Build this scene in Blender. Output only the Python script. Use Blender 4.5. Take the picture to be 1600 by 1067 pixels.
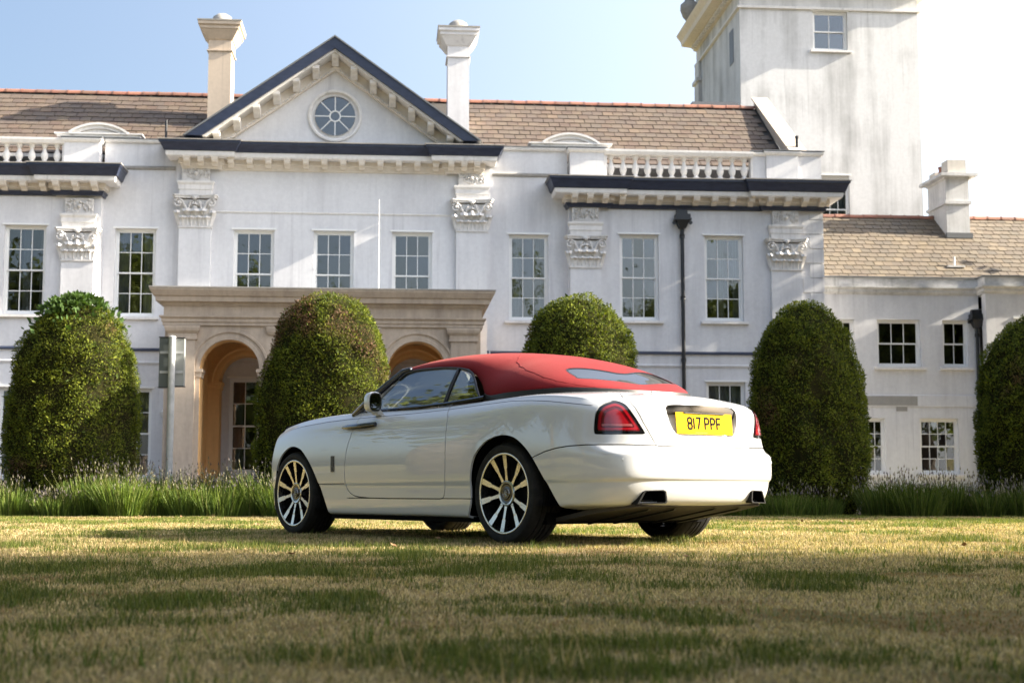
import bpy, bmesh, math, random
import numpy as np
from mathutils import Vector, Matrix
R = math.radians
random.seed(7); RNG = np.random.default_rng(7)
sc = bpy.context.scene
for o in list(bpy.data.objects): bpy.data.objects.remove(o)
COL = sc.collection

# ------------------------------------------------------------ camera
cam_d = bpy.data.cameras.new('camera'); cam = bpy.data.objects.new('camera', cam_d); COL.objects.link(cam)
cam_d.sensor_width = 36; cam_d.lens = 50; cam_d.clip_start = .05; cam_d.clip_end = 3000
cam.location = (0, 0, .375); cam.rotation_euler = (R(90 + 6.025), 0, 0)
cam_d.dof.use_dof = True; cam_d.dof.focus_distance = 10.6; cam_d.dof.aperture_fstop = 4.5
sc.camera = cam

# ------------------------------------------------------------ sky, sun, exposure
SUN_AZ, SUN_EL = 90.0, 27.0      # degrees: azimuth from -Y (behind the camera) towards +X
w = bpy.data.worlds.new('World'); sc.world = w; w.use_nodes = True
nt = w.node_tree; bg = nt.nodes['Background']; sky = nt.nodes.new('ShaderNodeTexSky')
sky.sky_type = 'NISHITA'; sky.sun_disc = False
sky.sun_elevation = R(SUN_EL)
sd = Vector((math.sin(R(SUN_AZ)) * math.cos(R(SUN_EL)), -math.cos(R(SUN_AZ)) * math.cos(R(SUN_EL)), math.sin(R(SUN_EL))))
sky.sun_rotation = math.atan2(sd.x, sd.y)
sky.air_density = 1.0; sky.dust_density = 4.5; sky.ozone_density = 1.6; sky.altitude = 50
# hazy aureole of bright air widening round the sun
tcw = nt.nodes.new('ShaderNodeTexCoord'); dt = nt.nodes.new('ShaderNodeVectorMath'); dt.operation = 'DOT_PRODUCT'; dt.inputs[1].default_value = sd
nt.links.new(tcw.outputs['Generated'], dt.inputs[0])
mr = nt.nodes.new('ShaderNodeMapRange'); mr.interpolation_type = 'LINEAR'; mr.inputs['From Min'].default_value = -.42; mr.inputs['From Max'].default_value = 1.0
nt.links.new(dt.outputs['Value'], mr.inputs['Value'])
pw = nt.nodes.new('ShaderNodeMath'); pw.operation = 'POWER'; pw.inputs[1].default_value = 2.0; nt.links.new(mr.outputs[0], pw.inputs[0])
gl = nt.nodes.new('ShaderNodeMix'); gl.data_type = 'RGBA'; gl.blend_type = 'ADD'; gl.inputs[0].default_value = 1.0
gc = nt.nodes.new('ShaderNodeMix'); gc.data_type = 'RGBA'; gc.inputs[6].default_value = (0, 0, 0, 1); gc.inputs[7].default_value = (7.8, 8.2, 8.9, 1)
nt.links.new(pw.outputs[0], gc.inputs[0]); nt.links.new(sky.outputs[0], gl.inputs[6]); nt.links.new(gc.outputs[2], gl.inputs[7])
nt.links.new(gl.outputs[2], bg.inputs[0]); bg.inputs[1].default_value = .062
sun_d = bpy.data.lights.new('sun', 'SUN'); sun = bpy.data.objects.new('sun', sun_d); COL.objects.link(sun)
sun_d.energy = 5.0; sun_d.angle = R(.53); sun_d.color = (1, .90, .74)
sun.rotation_euler = (-sd).to_track_quat('-Z', 'Y').to_euler(); sun.location = (30, 0, 30)
sc.view_settings.view_transform = 'Standard'; sc.view_settings.look = 'None'
sc.view_settings.gamma = 1; sc.view_settings.exposure = 2.1; sc.view_settings.use_curve_mapping = False

# ------------------------------------------------------------ materials
MATS = {}
def mat(name, base=(.8, .8, .8), rough=.6, metal=0, build=None, spec=.5, coat=0, **kw):
    if name in MATS: return MATS[name]
    m = bpy.data.materials.new(name); m.use_nodes = True
    t = m.node_tree; b = t.nodes['Principled BSDF']
    b.inputs['Base Color'].default_value = (*base, 1); b.inputs['Roughness'].default_value = rough
    b.inputs['Metallic'].default_value = metal; b.inputs['Specular IOR Level'].default_value = spec
    b.inputs['Coat Weight'].default_value = coat
    for k, v in kw.items(): b.inputs[k].default_value = v
    if build: build(t, b)
    MATS[name] = m; return m
def nd(t, typ, **kw):
    n = t.nodes.new(typ)
    for k, v in kw.items(): setattr(n, k, v)
    return n
def coord(t, kind='Object', scale=(1, 1, 1), loc=(0, 0, 0)):
    tc = nd(t, 'ShaderNodeTexCoord'); mp = nd(t, 'ShaderNodeMapping')
    mp.inputs['Scale'].default_value = scale; mp.inputs['Location'].default_value = loc
    t.links.new(tc.outputs[kind], mp.inputs[0]); return mp.outputs[0]
def world_coord(t, scale=(1, 1, 1)):
    g = nd(t, 'ShaderNodeNewGeometry'); mp = nd(t, 'ShaderNodeMapping'); mp.inputs['Scale'].default_value = scale
    t.links.new(g.outputs['Position'], mp.inputs[0]); return mp.outputs[0]
def noise(t, vec, scale, detail=5, rough=.55):
    n = nd(t, 'ShaderNodeTexNoise'); n.inputs['Scale'].default_value = scale; n.inputs['Detail'].default_value = detail
    n.inputs['Roughness'].default_value = rough
    if vec is not None: t.links.new(vec, n.inputs['Vector'])
    return n.outputs['Fac']
def ramp(t, fac, stops):
    r = nd(t, 'ShaderNodeValToRGB'); e = r.color_ramp.elements
    while len(e) < len(stops): e.new(.5)
    for i, (p, c) in enumerate(stops):
        e[i].position = p; e[i].color = (*c, 1) if len(c) == 3 else c
    t.links.new(fac, r.inputs[0]); return r.outputs[0]
def mixc(t, fac, a, b, mode='MIX'):
    m = nd(t, 'ShaderNodeMix', data_type='RGBA', blend_type=mode)
    for s, v in ((0, fac), (6, a), (7, b)):
        if isinstance(v, (int, float)): m.inputs[s].default_value = v
        elif isinstance(v, tuple): m.inputs[s].default_value = (*v, 1)
        else: t.links.new(v, m.inputs[s])
    return m.outputs[2]
def bump(t, b, h, strength=.3, dist=.01):
    n = nd(t, 'ShaderNodeBump'); n.inputs['Strength'].default_value = strength; n.inputs['Distance'].default_value = dist
    t.links.new(h, n.inputs['Height']); t.links.new(n.outputs[0], b.inputs['Normal'])
def math_n(t, op, a, b=None):
    m = nd(t, 'ShaderNodeMath', operation=op)
    for i, v in enumerate((a, b)):
        if v is None: continue
        if isinstance(v, (int, float)): m.inputs[i].default_value = v
        else: t.links.new(v, m.inputs[i])
    return m.outputs[0]

def stucco(base, dirt, amount, streak=(1.6, 1.6, .16)):
    def f(t, b):
        c1 = noise(t, world_coord(t, (.55, .55, .4)), 1.0, 6, .6)
        c2 = noise(t, world_coord(t, streak), 1.6, 6, .65)
        c3 = noise(t, world_coord(t, (1, 1, 1)), 9, 4, .6)
        a = math_n(t, 'MULTIPLY', c1, c2)
        a = ramp(t, a, [(.20, (0, 0, 0)), (.20 + .35 / max(.2, amount), (1, 1, 1))])
        a = math_n(t, 'MULTIPLY', a, amount)
        col = mixc(t, a, base, dirt)
        col = mixc(t, ramp(t, c3, [(.35, (0, 0, 0)), (.75, (.22, .22, .22))]), col, dirt)
        dr = noise(t, world_coord(t, (6.5, 6.5, .22)), 1.0, 4, .6); bl = noise(t, world_coord(t, (.35, .35, .5)), 1.0, 2)
        dm_ = math_n(t, 'MULTIPLY', ramp(t, dr, [(.56, (0, 0, 0)), (.72, (.55, .55, .55))]), ramp(t, bl, [(.40, (0, 0, 0)), (.62, (1, 1, 1))]))
        col = mixc(t, dm_, col, dirt)
        t.links.new(col, b.inputs['Base Color'])
        bump(t, b, noise(t, world_coord(t), 34, 5, .6), .25, .01)
    return f
M_WALL = mat('white_stucco', rough=.75, build=stucco((.71, .71, .725), (.40, .395, .42), .85))
M_TOWER = mat('tower_stucco', rough=.8, build=stucco((.68, .68, .68), (.34, .34, .335), 1.25, (1.1, 1.1, .07)))
M_TRIM = mat('white_trim', rough=.6, build=stucco((.78, .76, .74), (.36, .34, .32), .6, (3, 3, 1.2)))
M_CREAM = mat('cream_soffit', rough=.7, build=stucco((.74, .68, .60), (.42, .36, .30), .6, (3, 3, 3)))
M_CARVE = mat('carved_plaster', rough=.75, build=stucco((.74, .72, .70), (.30, .29, .28), .9, (4, 4, 4)))
M_STONE = mat('bath_stone', rough=.8, build=stucco((.50, .41, .32), (.22, .175, .14), 1.0, (2.2, 2.2, .4)))
M_STONE2 = mat('chimney_stone', rough=.8, build=stucco((.58, .48, .38), (.30, .25, .20), .7, (2.2, 2.2, .4)))
M_COPING = mat('weathered_coping', rough=.85, build=stucco((.36, .34, .31), (.12, .115, .11), .9, (5, 5, 5)))
M_NAVY = mat('navy_paint', rough=.38, build=lambda t, b: t.links.new(ramp(t, noise(t, world_coord(t, (1, 1, 3)), 4), [(.3, (.014, .021, .046)), (.75, (.030, .040, .075))]), b.inputs['Base Color']))
M_LEAD = mat('grey_lead', (.16, .17, .18), .5)
M_IRON = mat('black_iron', (.012, .014, .018), .35)
M_SASH = mat('sash_paint', (.80, .80, .79), .4)
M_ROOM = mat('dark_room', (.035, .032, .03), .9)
M_CURT = mat('curtain_cloth', (.42, .40, .38), .9)
def glass_build(refl, tint, boost, wavy=False, scale=1.0):
    def f(t, b):
        out = t.nodes['Material Output']; tr = nd(t, 'ShaderNodeBsdfTransparent'); gl = nd(t, 'ShaderNodeBsdfGlossy')
        tr.inputs[0].default_value = (*tint, 1); gl.inputs['Roughness'].default_value = refl
        lw = nd(t, 'ShaderNodeFresnel'); lw.inputs[0].default_value = 1.5
        fac = math_n(t, 'ADD', math_n(t, 'MULTIPLY', lw.outputs[0], scale), boost)
        mx = nd(t, 'ShaderNodeMixShader'); t.links.new(fac, mx.inputs[0]); t.links.new(tr.outputs[0], mx.inputs[1]); t.links.new(gl.outputs[0], mx.inputs[2])
        t.links.new(mx.outputs[0], out.inputs[0])
        if wavy:
            bn = nd(t, 'ShaderNodeBump'); bn.inputs['Strength'].default_value = .05; bn.inputs['Distance'].default_value = .02
            t.links.new(noise(t, world_coord(t), 3.0, 2), bn.inputs['Height']); t.links.new(bn.outputs[0], gl.inputs['Normal'])
    return f
M_PANE = mat('window_glass', build=glass_build(.015, (.8, .84, .86), .09, True))
def slate_build(stops):
    def f(t, b):
        g = nd(t, 'ShaderNodeNewGeometry'); oi = nd(t, 'ShaderNodeObjectInfo')
        r = math_n(t, 'FRACT', math_n(t, 'ADD', math_n(t, 'MULTIPLY', g.outputs['Random Per Island'], 1.0), oi.outputs['Random']))
        col = ramp(t, r, stops)
        n = noise(t, world_coord(t), 2.2, 5, .7)
        col = mixc(t, ramp(t, n, [(.42, (0, 0, 0)), (.70, (.5, .5, .5))]), col, (.15, .12, .07))
        n2 = noise(t, world_coord(t), 25, 3, .6)
        col = mixc(t, ramp(t, n2, [(.5, (0, 0, 0)), (.8, (.5, .5, .5))]), col, (.09, .075, .06))
        col = mixc(t, math_n(t, 'MULTIPLY', math_n(t, 'FRACT', math_n(t, 'MULTIPLY', r, 7.3)), .42), col, (.07, .06, .055))
        t.links.new(col, b.inputs['Base Color']); bump(t, b, n2, .3, .01)
    return f
M_SLATE = mat('roof_slate', rough=.75, build=slate_build([(0, (.075, .048, .036)), (.35, (.100, .065, .047)), (.7, (.084, .060, .047)), (1, (.130, .088, .060))]))
M_SLATE2 = mat('wing_slate', rough=.75, build=slate_build([(0, (.130, .100, .070)), (.4, (.160, .124, .086)), (.75, (.118, .098, .072)), (1, (.190, .148, .100))]))
M_UNDER = mat('roof_underlay', (.05, .045, .04), .9)
M_TERRA = mat('terracotta', rough=.8, build=slate_build([(0, (.30, .11, .07)), (.5, (.36, .15, .10)), (1, (.26, .10, .07))]))

# ------------------------------------------------------------ object helpers
def link(name, me, m=None, parent=None):
    o = bpy.data.objects.new(name, me); COL.objects.link(o)
    if m is not None and me is not None and not me.materials: me.materials.append(m)
    if parent is not None: o.parent = parent
    return o
def tag(o, label=None, cat=None, group=None, kind=None):
    if label: o['label'] = label
    if cat: o['category'] = cat
    if group: o['group'] = group
    if kind: o['kind'] = kind
    return o
def empty(name, loc=(0, 0, 0), rz=0, label=None, cat=None, group=None):
    o = bpy.data.objects.new(name, None); COL.objects.link(o); o.location = loc; o.rotation_euler = (0, 0, rz)
    o.empty_display_size = .2
    return tag(o, label, cat, group)
def copy_tree(o, parent=None):
    c = o.copy(); COL.objects.link(c); c.parent = parent
    for ch in o.children: copy_tree(ch, c)
    return c
def np_mesh(name, V, F, smooth=False):
    """V (n,3) array, F (m,k) array with constant k"""
    V = np.asarray(V, np.float32); F = np.asarray(F, np.int32); k = F.shape[1]
    me = bpy.data.meshes.new(name); me.vertices.add(len(V)); me.vertices.foreach_set('co', V.ravel())
    me.loops.add(F.size); me.loops.foreach_set('vertex_index', F.ravel())
    me.polygons.add(len(F)); me.polygons.foreach_set('loop_start', np.arange(0, F.size, k, dtype=np.int32))
    me.update(calc_edges=True)
    if smooth: me.polygons.foreach_set('use_smooth', np.ones(len(F), bool))
    return me
class MB:
    def __init__(s): s.v = []; s.f = []
    def quad(s, *p):
        n = len(s.v); s.v += [tuple(q) for q in p]; s.f.append(tuple(range(n, n + len(p)))); return s
    def box(s, x0, x1, y0, y1, z0, z1):
        n = len(s.v)
        s.v += [(x0, y0, z0), (x1, y0, z0), (x1, y1, z0), (x0, y1, z0), (x0, y0, z1), (x1, y0, z1), (x1, y1, z1), (x0, y1, z1)]
        s.f += [tuple(n + i for i in q) for q in ((0, 3, 2, 1), (4, 5, 6, 7), (0, 1, 5, 4), (1, 2, 6, 5), (2, 3, 7, 6), (3, 0, 4, 7))]; return s
    def frustum(s, a, b):
        """a,b = (x0,x1,y0,y1,z) rectangles"""
        n = len(s.v)
        for x0, x1, y0, y1, z in (a, b): s.v += [(x0, y0, z), (x1, y0, z), (x1, y1, z), (x0, y1, z)]
        s.f += [tuple(n + i for i in q) for q in ((0, 3, 2, 1), (4, 5, 6, 7), (0, 1, 5, 4), (1, 2, 6, 5), (2, 3, 7, 6), (3, 0, 4, 7))]; return s
    def prism(s, poly, axis, a, b):
        """extrude a 2-D polygon along axis ('x': poly=(y,z), 'y': poly=(x,z), 'z': poly=(x,y)) from a to b"""
        n = len(s.v); k = len(poly)
        for t in (a, b):
            for p, q in poly: s.v.append({'x': (t, p, q), 'y': (p, t, q), 'z': (p, q, t)}[axis])
        s.f.append(tuple(range(n + k - 1, n - 1, -1))); s.f.append(tuple(range(n + k, n + 2 * k)))
        for i in range(k): j = (i + 1) % k; s.f.append((n + i, n + j, n + k + j, n + k + i))
        return s
    def lathe(s, prof, seg=16, c=(0, 0, 0), axis='z', a0=0, a1=2 * math.pi, cap=False):
        n = len(s.v); full = abs(a1 - a0) > 6.28; m = seg if full else seg + 1
        for r, h in prof:
            for i in range(m):
                t = a0 + (a1 - a0) * i / seg; p, q = r * math.cos(t), r * math.sin(t)
                if axis == 'z': s.v.append((c[0] + p, c[1] + q, c[2] + h))
                elif axis == 'y': s.v.append((c[0] + p, c[1] + h, c[2] + q))
                else: s.v.append((c[0] + h, c[1] + p, c[2] + q))
        for j in range(len(prof) - 1):
            for i in range(seg):
                k = (i + 1) % m
                s.f.append((n + j * m + i, n + j * m + k, n + (j + 1) * m + k, n + (j + 1) * m + i))
        if cap:
            s.f.append(tuple(n + i for i in range(m))); s.f.append(tuple(n + (len(prof) - 1) * m + i for i in range(m)))
        return s
    def tube(s, pts, r, seg=8, cap=True):
        n = len(s.v); pts = [Vector(p) for p in pts]; k = len(pts)
        rs = r if isinstance(r, (list, tuple)) else [r] * k
        up = Vector((0, 0, 1))
        for i, p in enumerate(pts):
            d = (pts[min(i + 1, k - 1)] - pts[max(i - 1, 0)]).normalized()
            a = d.cross(up if abs(d.z) < .95 else Vector((1, 0, 0))).normalized(); b = a.cross(d)
            for j in range(seg):
                t = 2 * math.pi * j / seg; s.v.append(tuple(p + rs[i] * (math.cos(t) * a + math.sin(t) * b)))
        for i in range(k - 1):
            for j in range(seg):
                q = (j + 1) % seg; s.f.append((n + i * seg + j, n + i * seg + q, n + (i + 1) * seg + q, n + (i + 1) * seg + j))
        if cap:
            s.f.append(tuple(n + j for j in range(seg - 1, -1, -1))); s.f.append(tuple(n + (k - 1) * seg + j for j in range(seg)))
        return s
    def sweep(s, prof, path, caps=True, closed=False):
        """prof: (outward, z); path: (x, v) with outward to the left of travel... stored with y=-v"""
        n = len(s.v); k = len(prof); m = len(path)
        def nrm(a, b):
            dx, dv = b[0] - a[0], b[1] - a[1]; l = math.hypot(dx, dv); return (-dv / l, dx / l)
        for i, (x, v) in enumerate(path):
            n1 = nrm(path[i - 1], path[i]) if i else nrm(path[0], path[1])
            n2 = nrm(path[i], path[i + 1]) if i < m - 1 else n1
            d = 1 + n1[0] * n2[0] + n1[1] * n2[1]; mx, mv = (n1[0] + n2[0]) / d, (n1[1] + n2[1]) / d
            for o, z in prof: s.v.append((x + mx * o, -(v + mv * o), z))
        for i in range(m - 1):
            for j in range(k - 1 if not closed else k):
                q = (j + 1) % k
                s.f.append((n + i * k + j, n + (i + 1) * k + j, n + (i + 1) * k + q, n + i * k + q))
        if caps:
            s.f.append(tuple(n + j for j in range(k))); s.f.append(tuple(n + (m - 1) * k + j for j in range(k - 1, -1, -1)))
        return s
    def mesh(s, name='mesh', smooth=False, angle=None):
        me = bpy.data.meshes.new(name); me.from_pydata(s.v, [], s.f); me.update()
        bm = bmesh.new(); bm.from_mesh(me); bmesh.ops.recalc_face_normals(bm, faces=bm.faces); bm.to_mesh(me); bm.free()
        if smooth:
            me.polygons.foreach_set('use_smooth', np.ones(len(me.polygons), bool))
            if angle: me.set_sharp_from_angle(angle=R(angle))
        return me
    def build(s, name, m, parent=None, smooth=False, angle=None):
        return link(name, s.mesh(name, smooth, angle), m, parent)
# ============================================================ ground
PHI = math.atan(2222 / 26200.)
def lawn_build(t, b):
    n1 = noise(t, world_coord(t, (.8, .8, .8)), 1.1, 6, .62); n2 = noise(t, world_coord(t), 9, 5, .65)
    c = ramp(t, n1, [(.36, (.085, .095, .024)), (.50, (.18, .155, .06)), (.62, (.30, .235, .12))])
    c = mixc(t, ramp(t, n2, [(.4, (0, 0, 0)), (.7, (.7, .7, .7))]), c, (.075, .055, .03))
    t.links.new(c, b.inputs['Base Color']); bump(t, b, noise(t, world_coord(t), 60, 5, .7), .8, .03)
M_LAWN = mat('lawn_soil', rough=.95, spec=.1, build=lawn_build)
g = MB(); g.quad((-700, -700, 0), (700, -700, 0), (700, 900, 0), (-700, 900, 0)); tag(g.build('lawn_ground', M_LAWN), kind='structure')
def gravel_build(t, b):
    c = ramp(t, noise(t, world_coord(t), 40, 4, .7), [(.3, (.16, .13, .10)), (.7, (.34, .29, .23))]); t.links.new(c, b.inputs['Base Color'])
    bump(t, b, noise(t, world_coord(t), 70, 3), .8, .02)
M_GRAVEL = mat('gravel', rough=.9, build=gravel_build)
g = MB(); g.quad((-40, 25.2, .004), (40, 25.2, .004), (40, 41, .004), (-40, 41, .004)); tag(g.build('gravel_drive', M_GRAVEL), kind='structure')

def soil_build(t, b):
    c = ramp(t, noise(t, world_coord(t), 14, 5, .7), [(.3, (.030, .022, .015)), (.7, (.085, .062, .042))]); t.links.new(c, b.inputs['Base Color']); bump(t, b, noise(t, world_coord(t), 40, 4), 1.0, .04)
g = MB(); rb_ = random.Random(8); fr = [(-30 + i * .35, 21.45 + rb_.uniform(-.10, .10)) for i in range(172)]
g.f.append(tuple(range(len(fr) + 2))); g.v += [(x, y, .006) for x, y in fr] + [(fr[-1][0], 25.1, .006), (-30, 25.1, .006)]
tag(g.build('flower_bed', mat('bed_soil', rough=1, spec=.05, build=soil_build)), kind='structure')

# ============================================================ mansion (local x = along the front, y = into the house, z = up)
house = empty('mansion', (0, 42, 0), PHI, 'white stucco mansion with navy cornices, central pediment and slate roofs', 'house')
XC = -5.3
def wall(x0, x1, z0, z1, v, holes, depth=.30):
    m = MB(); xs = sorted({x0, x1, *[h[0] for h in holes], *[h[1] for h in holes]}); zs = sorted({z0, z1, *[h[2] for h in holes], *[h[3] for h in holes]})
    for i in range(len(xs) - 1):
        for j in range(len(zs) - 1):
            cx, cz = (xs[i] + xs[i + 1]) / 2, (zs[j] + zs[j + 1]) / 2
            if any(h[0] < cx < h[1] and h[2] < cz < h[3] for h in holes): continue
            for y in (-v, -v + depth): m.quad((xs[i], y, zs[j]), (xs[i + 1], y, zs[j]), (xs[i + 1], y, zs[j + 1]), (xs[i], y, zs[j + 1]))
    for a, b, c, d in holes:
        y0, y1 = -v, -v + depth
        m.quad((a, y0, c), (a, y0, d), (a, y1, d), (a, y1, c)); m.quad((b, y0, c), (b, y1, c), (b, y1, d), (b, y0, d))
        m.quad((a, y0, d), (b, y0, d), (b, y1, d), (a, y1, d)); m.quad((a, y0, c), (a, y1, c), (b, y1, c), (b, y0, c))
    y0, y1 = -v, -v + depth
    m.quad((x0, y0, z0), (x0, y1, z0), (x0, y1, z1), (x0, y0, z1)); m.quad((x1, y0, z0), (x1, y0, z1), (x1, y1, z1), (x1, y1, z0))
    m.quad((x0, y0, z1), (x1, y0, z1), (x1, y1, z1), (x0, y1, z1))
    return m
_wc = {}
def window(parent, cx, z0, w, h, cols, rows, v, curtain=0, reveal=.11, sill=True, lintel=True):
    """sash window whose opening is w x h with its sill line at z0; curtain: 0 none, 1 both sides, 2 blind"""
    key = (w, h, cols, rows, reveal, sill, lintel)
    fw = .062; sw = .042; bw = .021
    if key not in _wc:
        m = MB(); y = reveal
        m.box(-w / 2, -w / 2 + fw, y, y + .13, 0, h).box(w / 2 - fw, w / 2, y, y + .13, 0, h)
        m.box(-w / 2 + fw, w / 2 - fw, y, y + .13, h - fw, h).box(-w / 2 + fw, w / 2 - fw, y, y + .13, 0, fw * .8)
        gx0, gx1 = -w / 2 + fw, w / 2 - fw; gz0, gz1 = fw * .8, h - fw; mid = (gz0 + gz1) / 2
        panes = []
        for k, (a, b) in enumerate(((gz0, mid + .02), (mid - .02, gz1))):
            yy = y + (.075 if k == 0 else .03)
            m.box(gx0, gx0 + sw, yy, yy + .04, a, b).box(gx1 - sw, gx1, yy, yy + .04, a, b)
            m.box(gx0 + sw, gx1 - sw, yy + .001, yy + .039, a, a + sw * (1.5 if k == 0 else 1)).box(gx0 + sw, gx1 - sw, yy + .001, yy + .039, b - sw, b)
            ix0, ix1 = gx0 + sw, gx1 - sw; iz0, iz1 = a + sw * (1.5 if k == 0 else 1), b - sw; rr = rows // 2
            for c in range(1, cols): xx = ix0 + (ix1 - ix0) * c / cols; m.box(xx - bw / 2, xx + bw / 2, yy + .004, yy + .032, iz0, iz1)
            for r in range(1, rr): zz = iz0 + (iz1 - iz0) * r / rr; m.box(ix0, ix1, yy + .006, yy + .030, zz - bw / 2, zz + bw / 2)
            for c in range(cols):
                for r in range(rr): panes.append((ix0 + (ix1 - ix0) * (c + .5) / cols, yy + .02, iz0 + (iz1 - iz0) * (r + .5) / rr))
            pw, phh = (ix1 - ix0) / cols, (iz1 - iz0) / rr
        if lintel: m.box(-w / 2 - .06, w / 2 + .06, -.035, .02, h + .0, h + .055)
        pm = MB().box(-pw / 2, pw / 2, -.002, .002, -phh / 2, phh / 2).mesh('pane'); pm.materials.append(M_PANE)
        sm = MB().prism([(-.11, -.10), (.10, -.10), (.10, 0), (-.11, -.025)], 'x', -w / 2 - .13, w / 2 + .13).mesh('sill'); sm.materials.append(M_TRIM)
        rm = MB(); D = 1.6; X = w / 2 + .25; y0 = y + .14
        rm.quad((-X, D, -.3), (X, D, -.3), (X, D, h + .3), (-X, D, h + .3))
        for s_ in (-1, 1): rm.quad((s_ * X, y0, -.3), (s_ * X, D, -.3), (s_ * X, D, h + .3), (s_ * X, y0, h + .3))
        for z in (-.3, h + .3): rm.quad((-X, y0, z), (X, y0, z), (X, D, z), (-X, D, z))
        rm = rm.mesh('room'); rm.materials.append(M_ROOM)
        wm = m.mesh('window'); wm.materials.append(M_SASH); _wc[key] = (wm, pm, sm, rm, panes)
    wm, pm, sm, rm, panes = _wc[key]
    o = link('window', wm, None, parent); o.location = (cx, -v, z0)
    for p in panes:
        q = link('pane', pm, None, o); q.location = p; q.rotation_euler = (random.gauss(0, .010), 0, random.gauss(0, .016))
    if sill: link('sill', sm, None, o)
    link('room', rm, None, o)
    if curtain:
        m = MB()
        for a, b in ([(-.46, -.20), (.16, .46)] if curtain == 1 else [(-.10, .06), (.30, .46)] if curtain == 3 else [(-.46, .46)]):
            n = 22; pts = [(w * (a + (b - a) * i / n), .40 + .035 * math.sin(i * 1.9 + cx)) for i in range(n + 1)]
            zb = .03 if curtain != 2 else h * .45
            for i in range(n): m.quad((*pts[i], zb), (*pts[i + 1], zb), (*pts[i + 1], h), (*pts[i], h))
        m.build('curtain', M_CURT, o, True)
    return o

# --- walls
WZ0, WZ1 = 5.45, 8.03; OW = 1.18
def wh(cx, z0=WZ0, z1=WZ1, w=OW): return (cx - w / 2, cx + w / 2, z0, z1)
cw = [-7.62, -5.29, -2.98]
wall(-9.9, -.65, 0, 10.0, .10, [wh(c) for c in cw] + [wh(c, .9, 3.65, 1.25) for c in (-7.62, -2.98)] + [(-6.0, -4.6, 0, 3.1)]).build('central_wall', M_WALL, house)
wall(-12.0, -9.9, 0, 10.58, 0, [wh(-11.05), wh(-11.05, .75, 3.35)]).build('side_wall', M_WALL, house)
wall(-.65, 1.68, 0, 10.58, 0, [wh(.5), wh(.5, .75, 3.35)]).build('side_wall', M_WALL, house)
wall(-20.5, -12.0, 0, 9.2, .30, [wh(-14.12), wh(-16.7), wh(-14.12, .75, 3.35)]).build('bay_wall', M_WALL, house)
wall(1.68, 9.4, 0, 9.2, .30, [wh(3.79), wh(6.36), wh(3.79, .75, 3.62), wh(6.36, .75, 3.62)]).build('bay_wall', M_WALL, house)
m = MB(); m.box(9.1, 9.399, -.29, 8.5, 0, 9.2).box(-20.5, -20.2, .01, 8.5, 0, 9.2).box(-20.2, 9.1, 8.2, 8.5, 0, 10.2)
m.box(-20.2, 9.1, .35, 8.2, 10.2, 10.3).box(-20.2, 9.1, 2.0, 8.2, 4.5, 4.6)
m.box(-9.9, -.65, -.08, .3, 10.0, 10.4); m.build('rear_walls', M_WALL, house)
for c, k in zip(cw, (0, 0, 0)): window(house, c, WZ0, OW, WZ1 - WZ0, 3, 4, .10, k)
window(house, -11.05, WZ0, OW, WZ1 - WZ0, 3, 4, 0, 1); window(house, .5, WZ0, OW, WZ1 - WZ0, 3, 4, 0, 1)
window(house, -14.12, WZ0, OW, WZ1 - WZ0, 3, 4, .30, 3); window(house, -16.7, WZ0, OW, WZ1 - WZ0, 3, 4, .30, 1)
window(house, 3.79, WZ0, OW, WZ1 - WZ0, 3, 4, .30, 0); window(house, 6.36, WZ0, OW, WZ1 - WZ0, 3, 4, .30, 3)
for x, v, t in ((-11.05, 0, 3.35), (.5, 0, 3.35), (-14.12, .3, 3.35), (3.79, .3, 3.62), (6.36, .3, 3.62)): window(house, x, .75, OW, t - .75, 3, 4, v, 1 if x < 0 else 2)
for x in (-7.62, -2.98): window(house, x, .9, 1.25, 2.75, 3, 4, .10, 1)
d = MB(); d.box(-6.0, -5.9, .0, .14, 0, 3.1).box(-4.7, -4.6, .0, .14, 0, 3.1).box(-5.9, -4.7, .0, .14, 3.0, 3.1)
d.box(-5.895, -5.305, .05, .10, .01, 2.99).box(-5.295, -4.705, .05, .10, .01, 2.99)
for cx in (-5.6, -5.0):
    for z0, z1 in ((.25, 1.1), (1.25, 2.0), (2.15, 2.85)): d.box(cx - .2, cx + .2, .035, .052, z0, z1)
do = d.build('front_door', M_NAVY, house); MB().lathe([(0, -.05), (.03, -.04), (.03, -.01), (.012, 0), (.012, .05)], 10, (-5.36, .0, 1.15), 'y').build('door_knob', mat('brass', (.6, .42, .15), .25, 1), do, True)

# --- string course and base mouldings
for x0, x1, v in ((-9.85, -.7, .10), (-11.99, -9.9, 0), (-.65, 1.67, 0), (-20.5, -12.0, .30), (1.68, 9.4, .30)):
    o = MB().sweep([(0, 4.05), (.03, 4.05), (.05, 4.10), (.03, 4.14), (.03, 4.40), (.05, 4.42), (0, 4.42)], [(x0, v + .001), (x1, v + .001)], closed=True).build('string_course', M_WALL, house)
    MB().sweep([(0, 4.421), (.085, 4.421), (.085, 4.47), (0, 4.52)], [(x0, v + .001), (x1, v + .001)], closed=True).build('lead_flashing', M_NAVY, o)
MB().sweep([(0, 8.52), (.02, 8.52), (.035, 8.56), (0, 8.58)], [(-8.7, .101), (-1.85, .101)], closed=True).build('wall_moulding', M_TRIM, house)
for a, b in ((-11.9, -9.95), (-.6, 1.4)): MB().sweep([(0, 9.78), (.05, 9.80), (.06, 9.86), (0, 9.90)], [(a, .001), (b, .001)], closed=True).build('wall_moulding', M_COPING, house)

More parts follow.
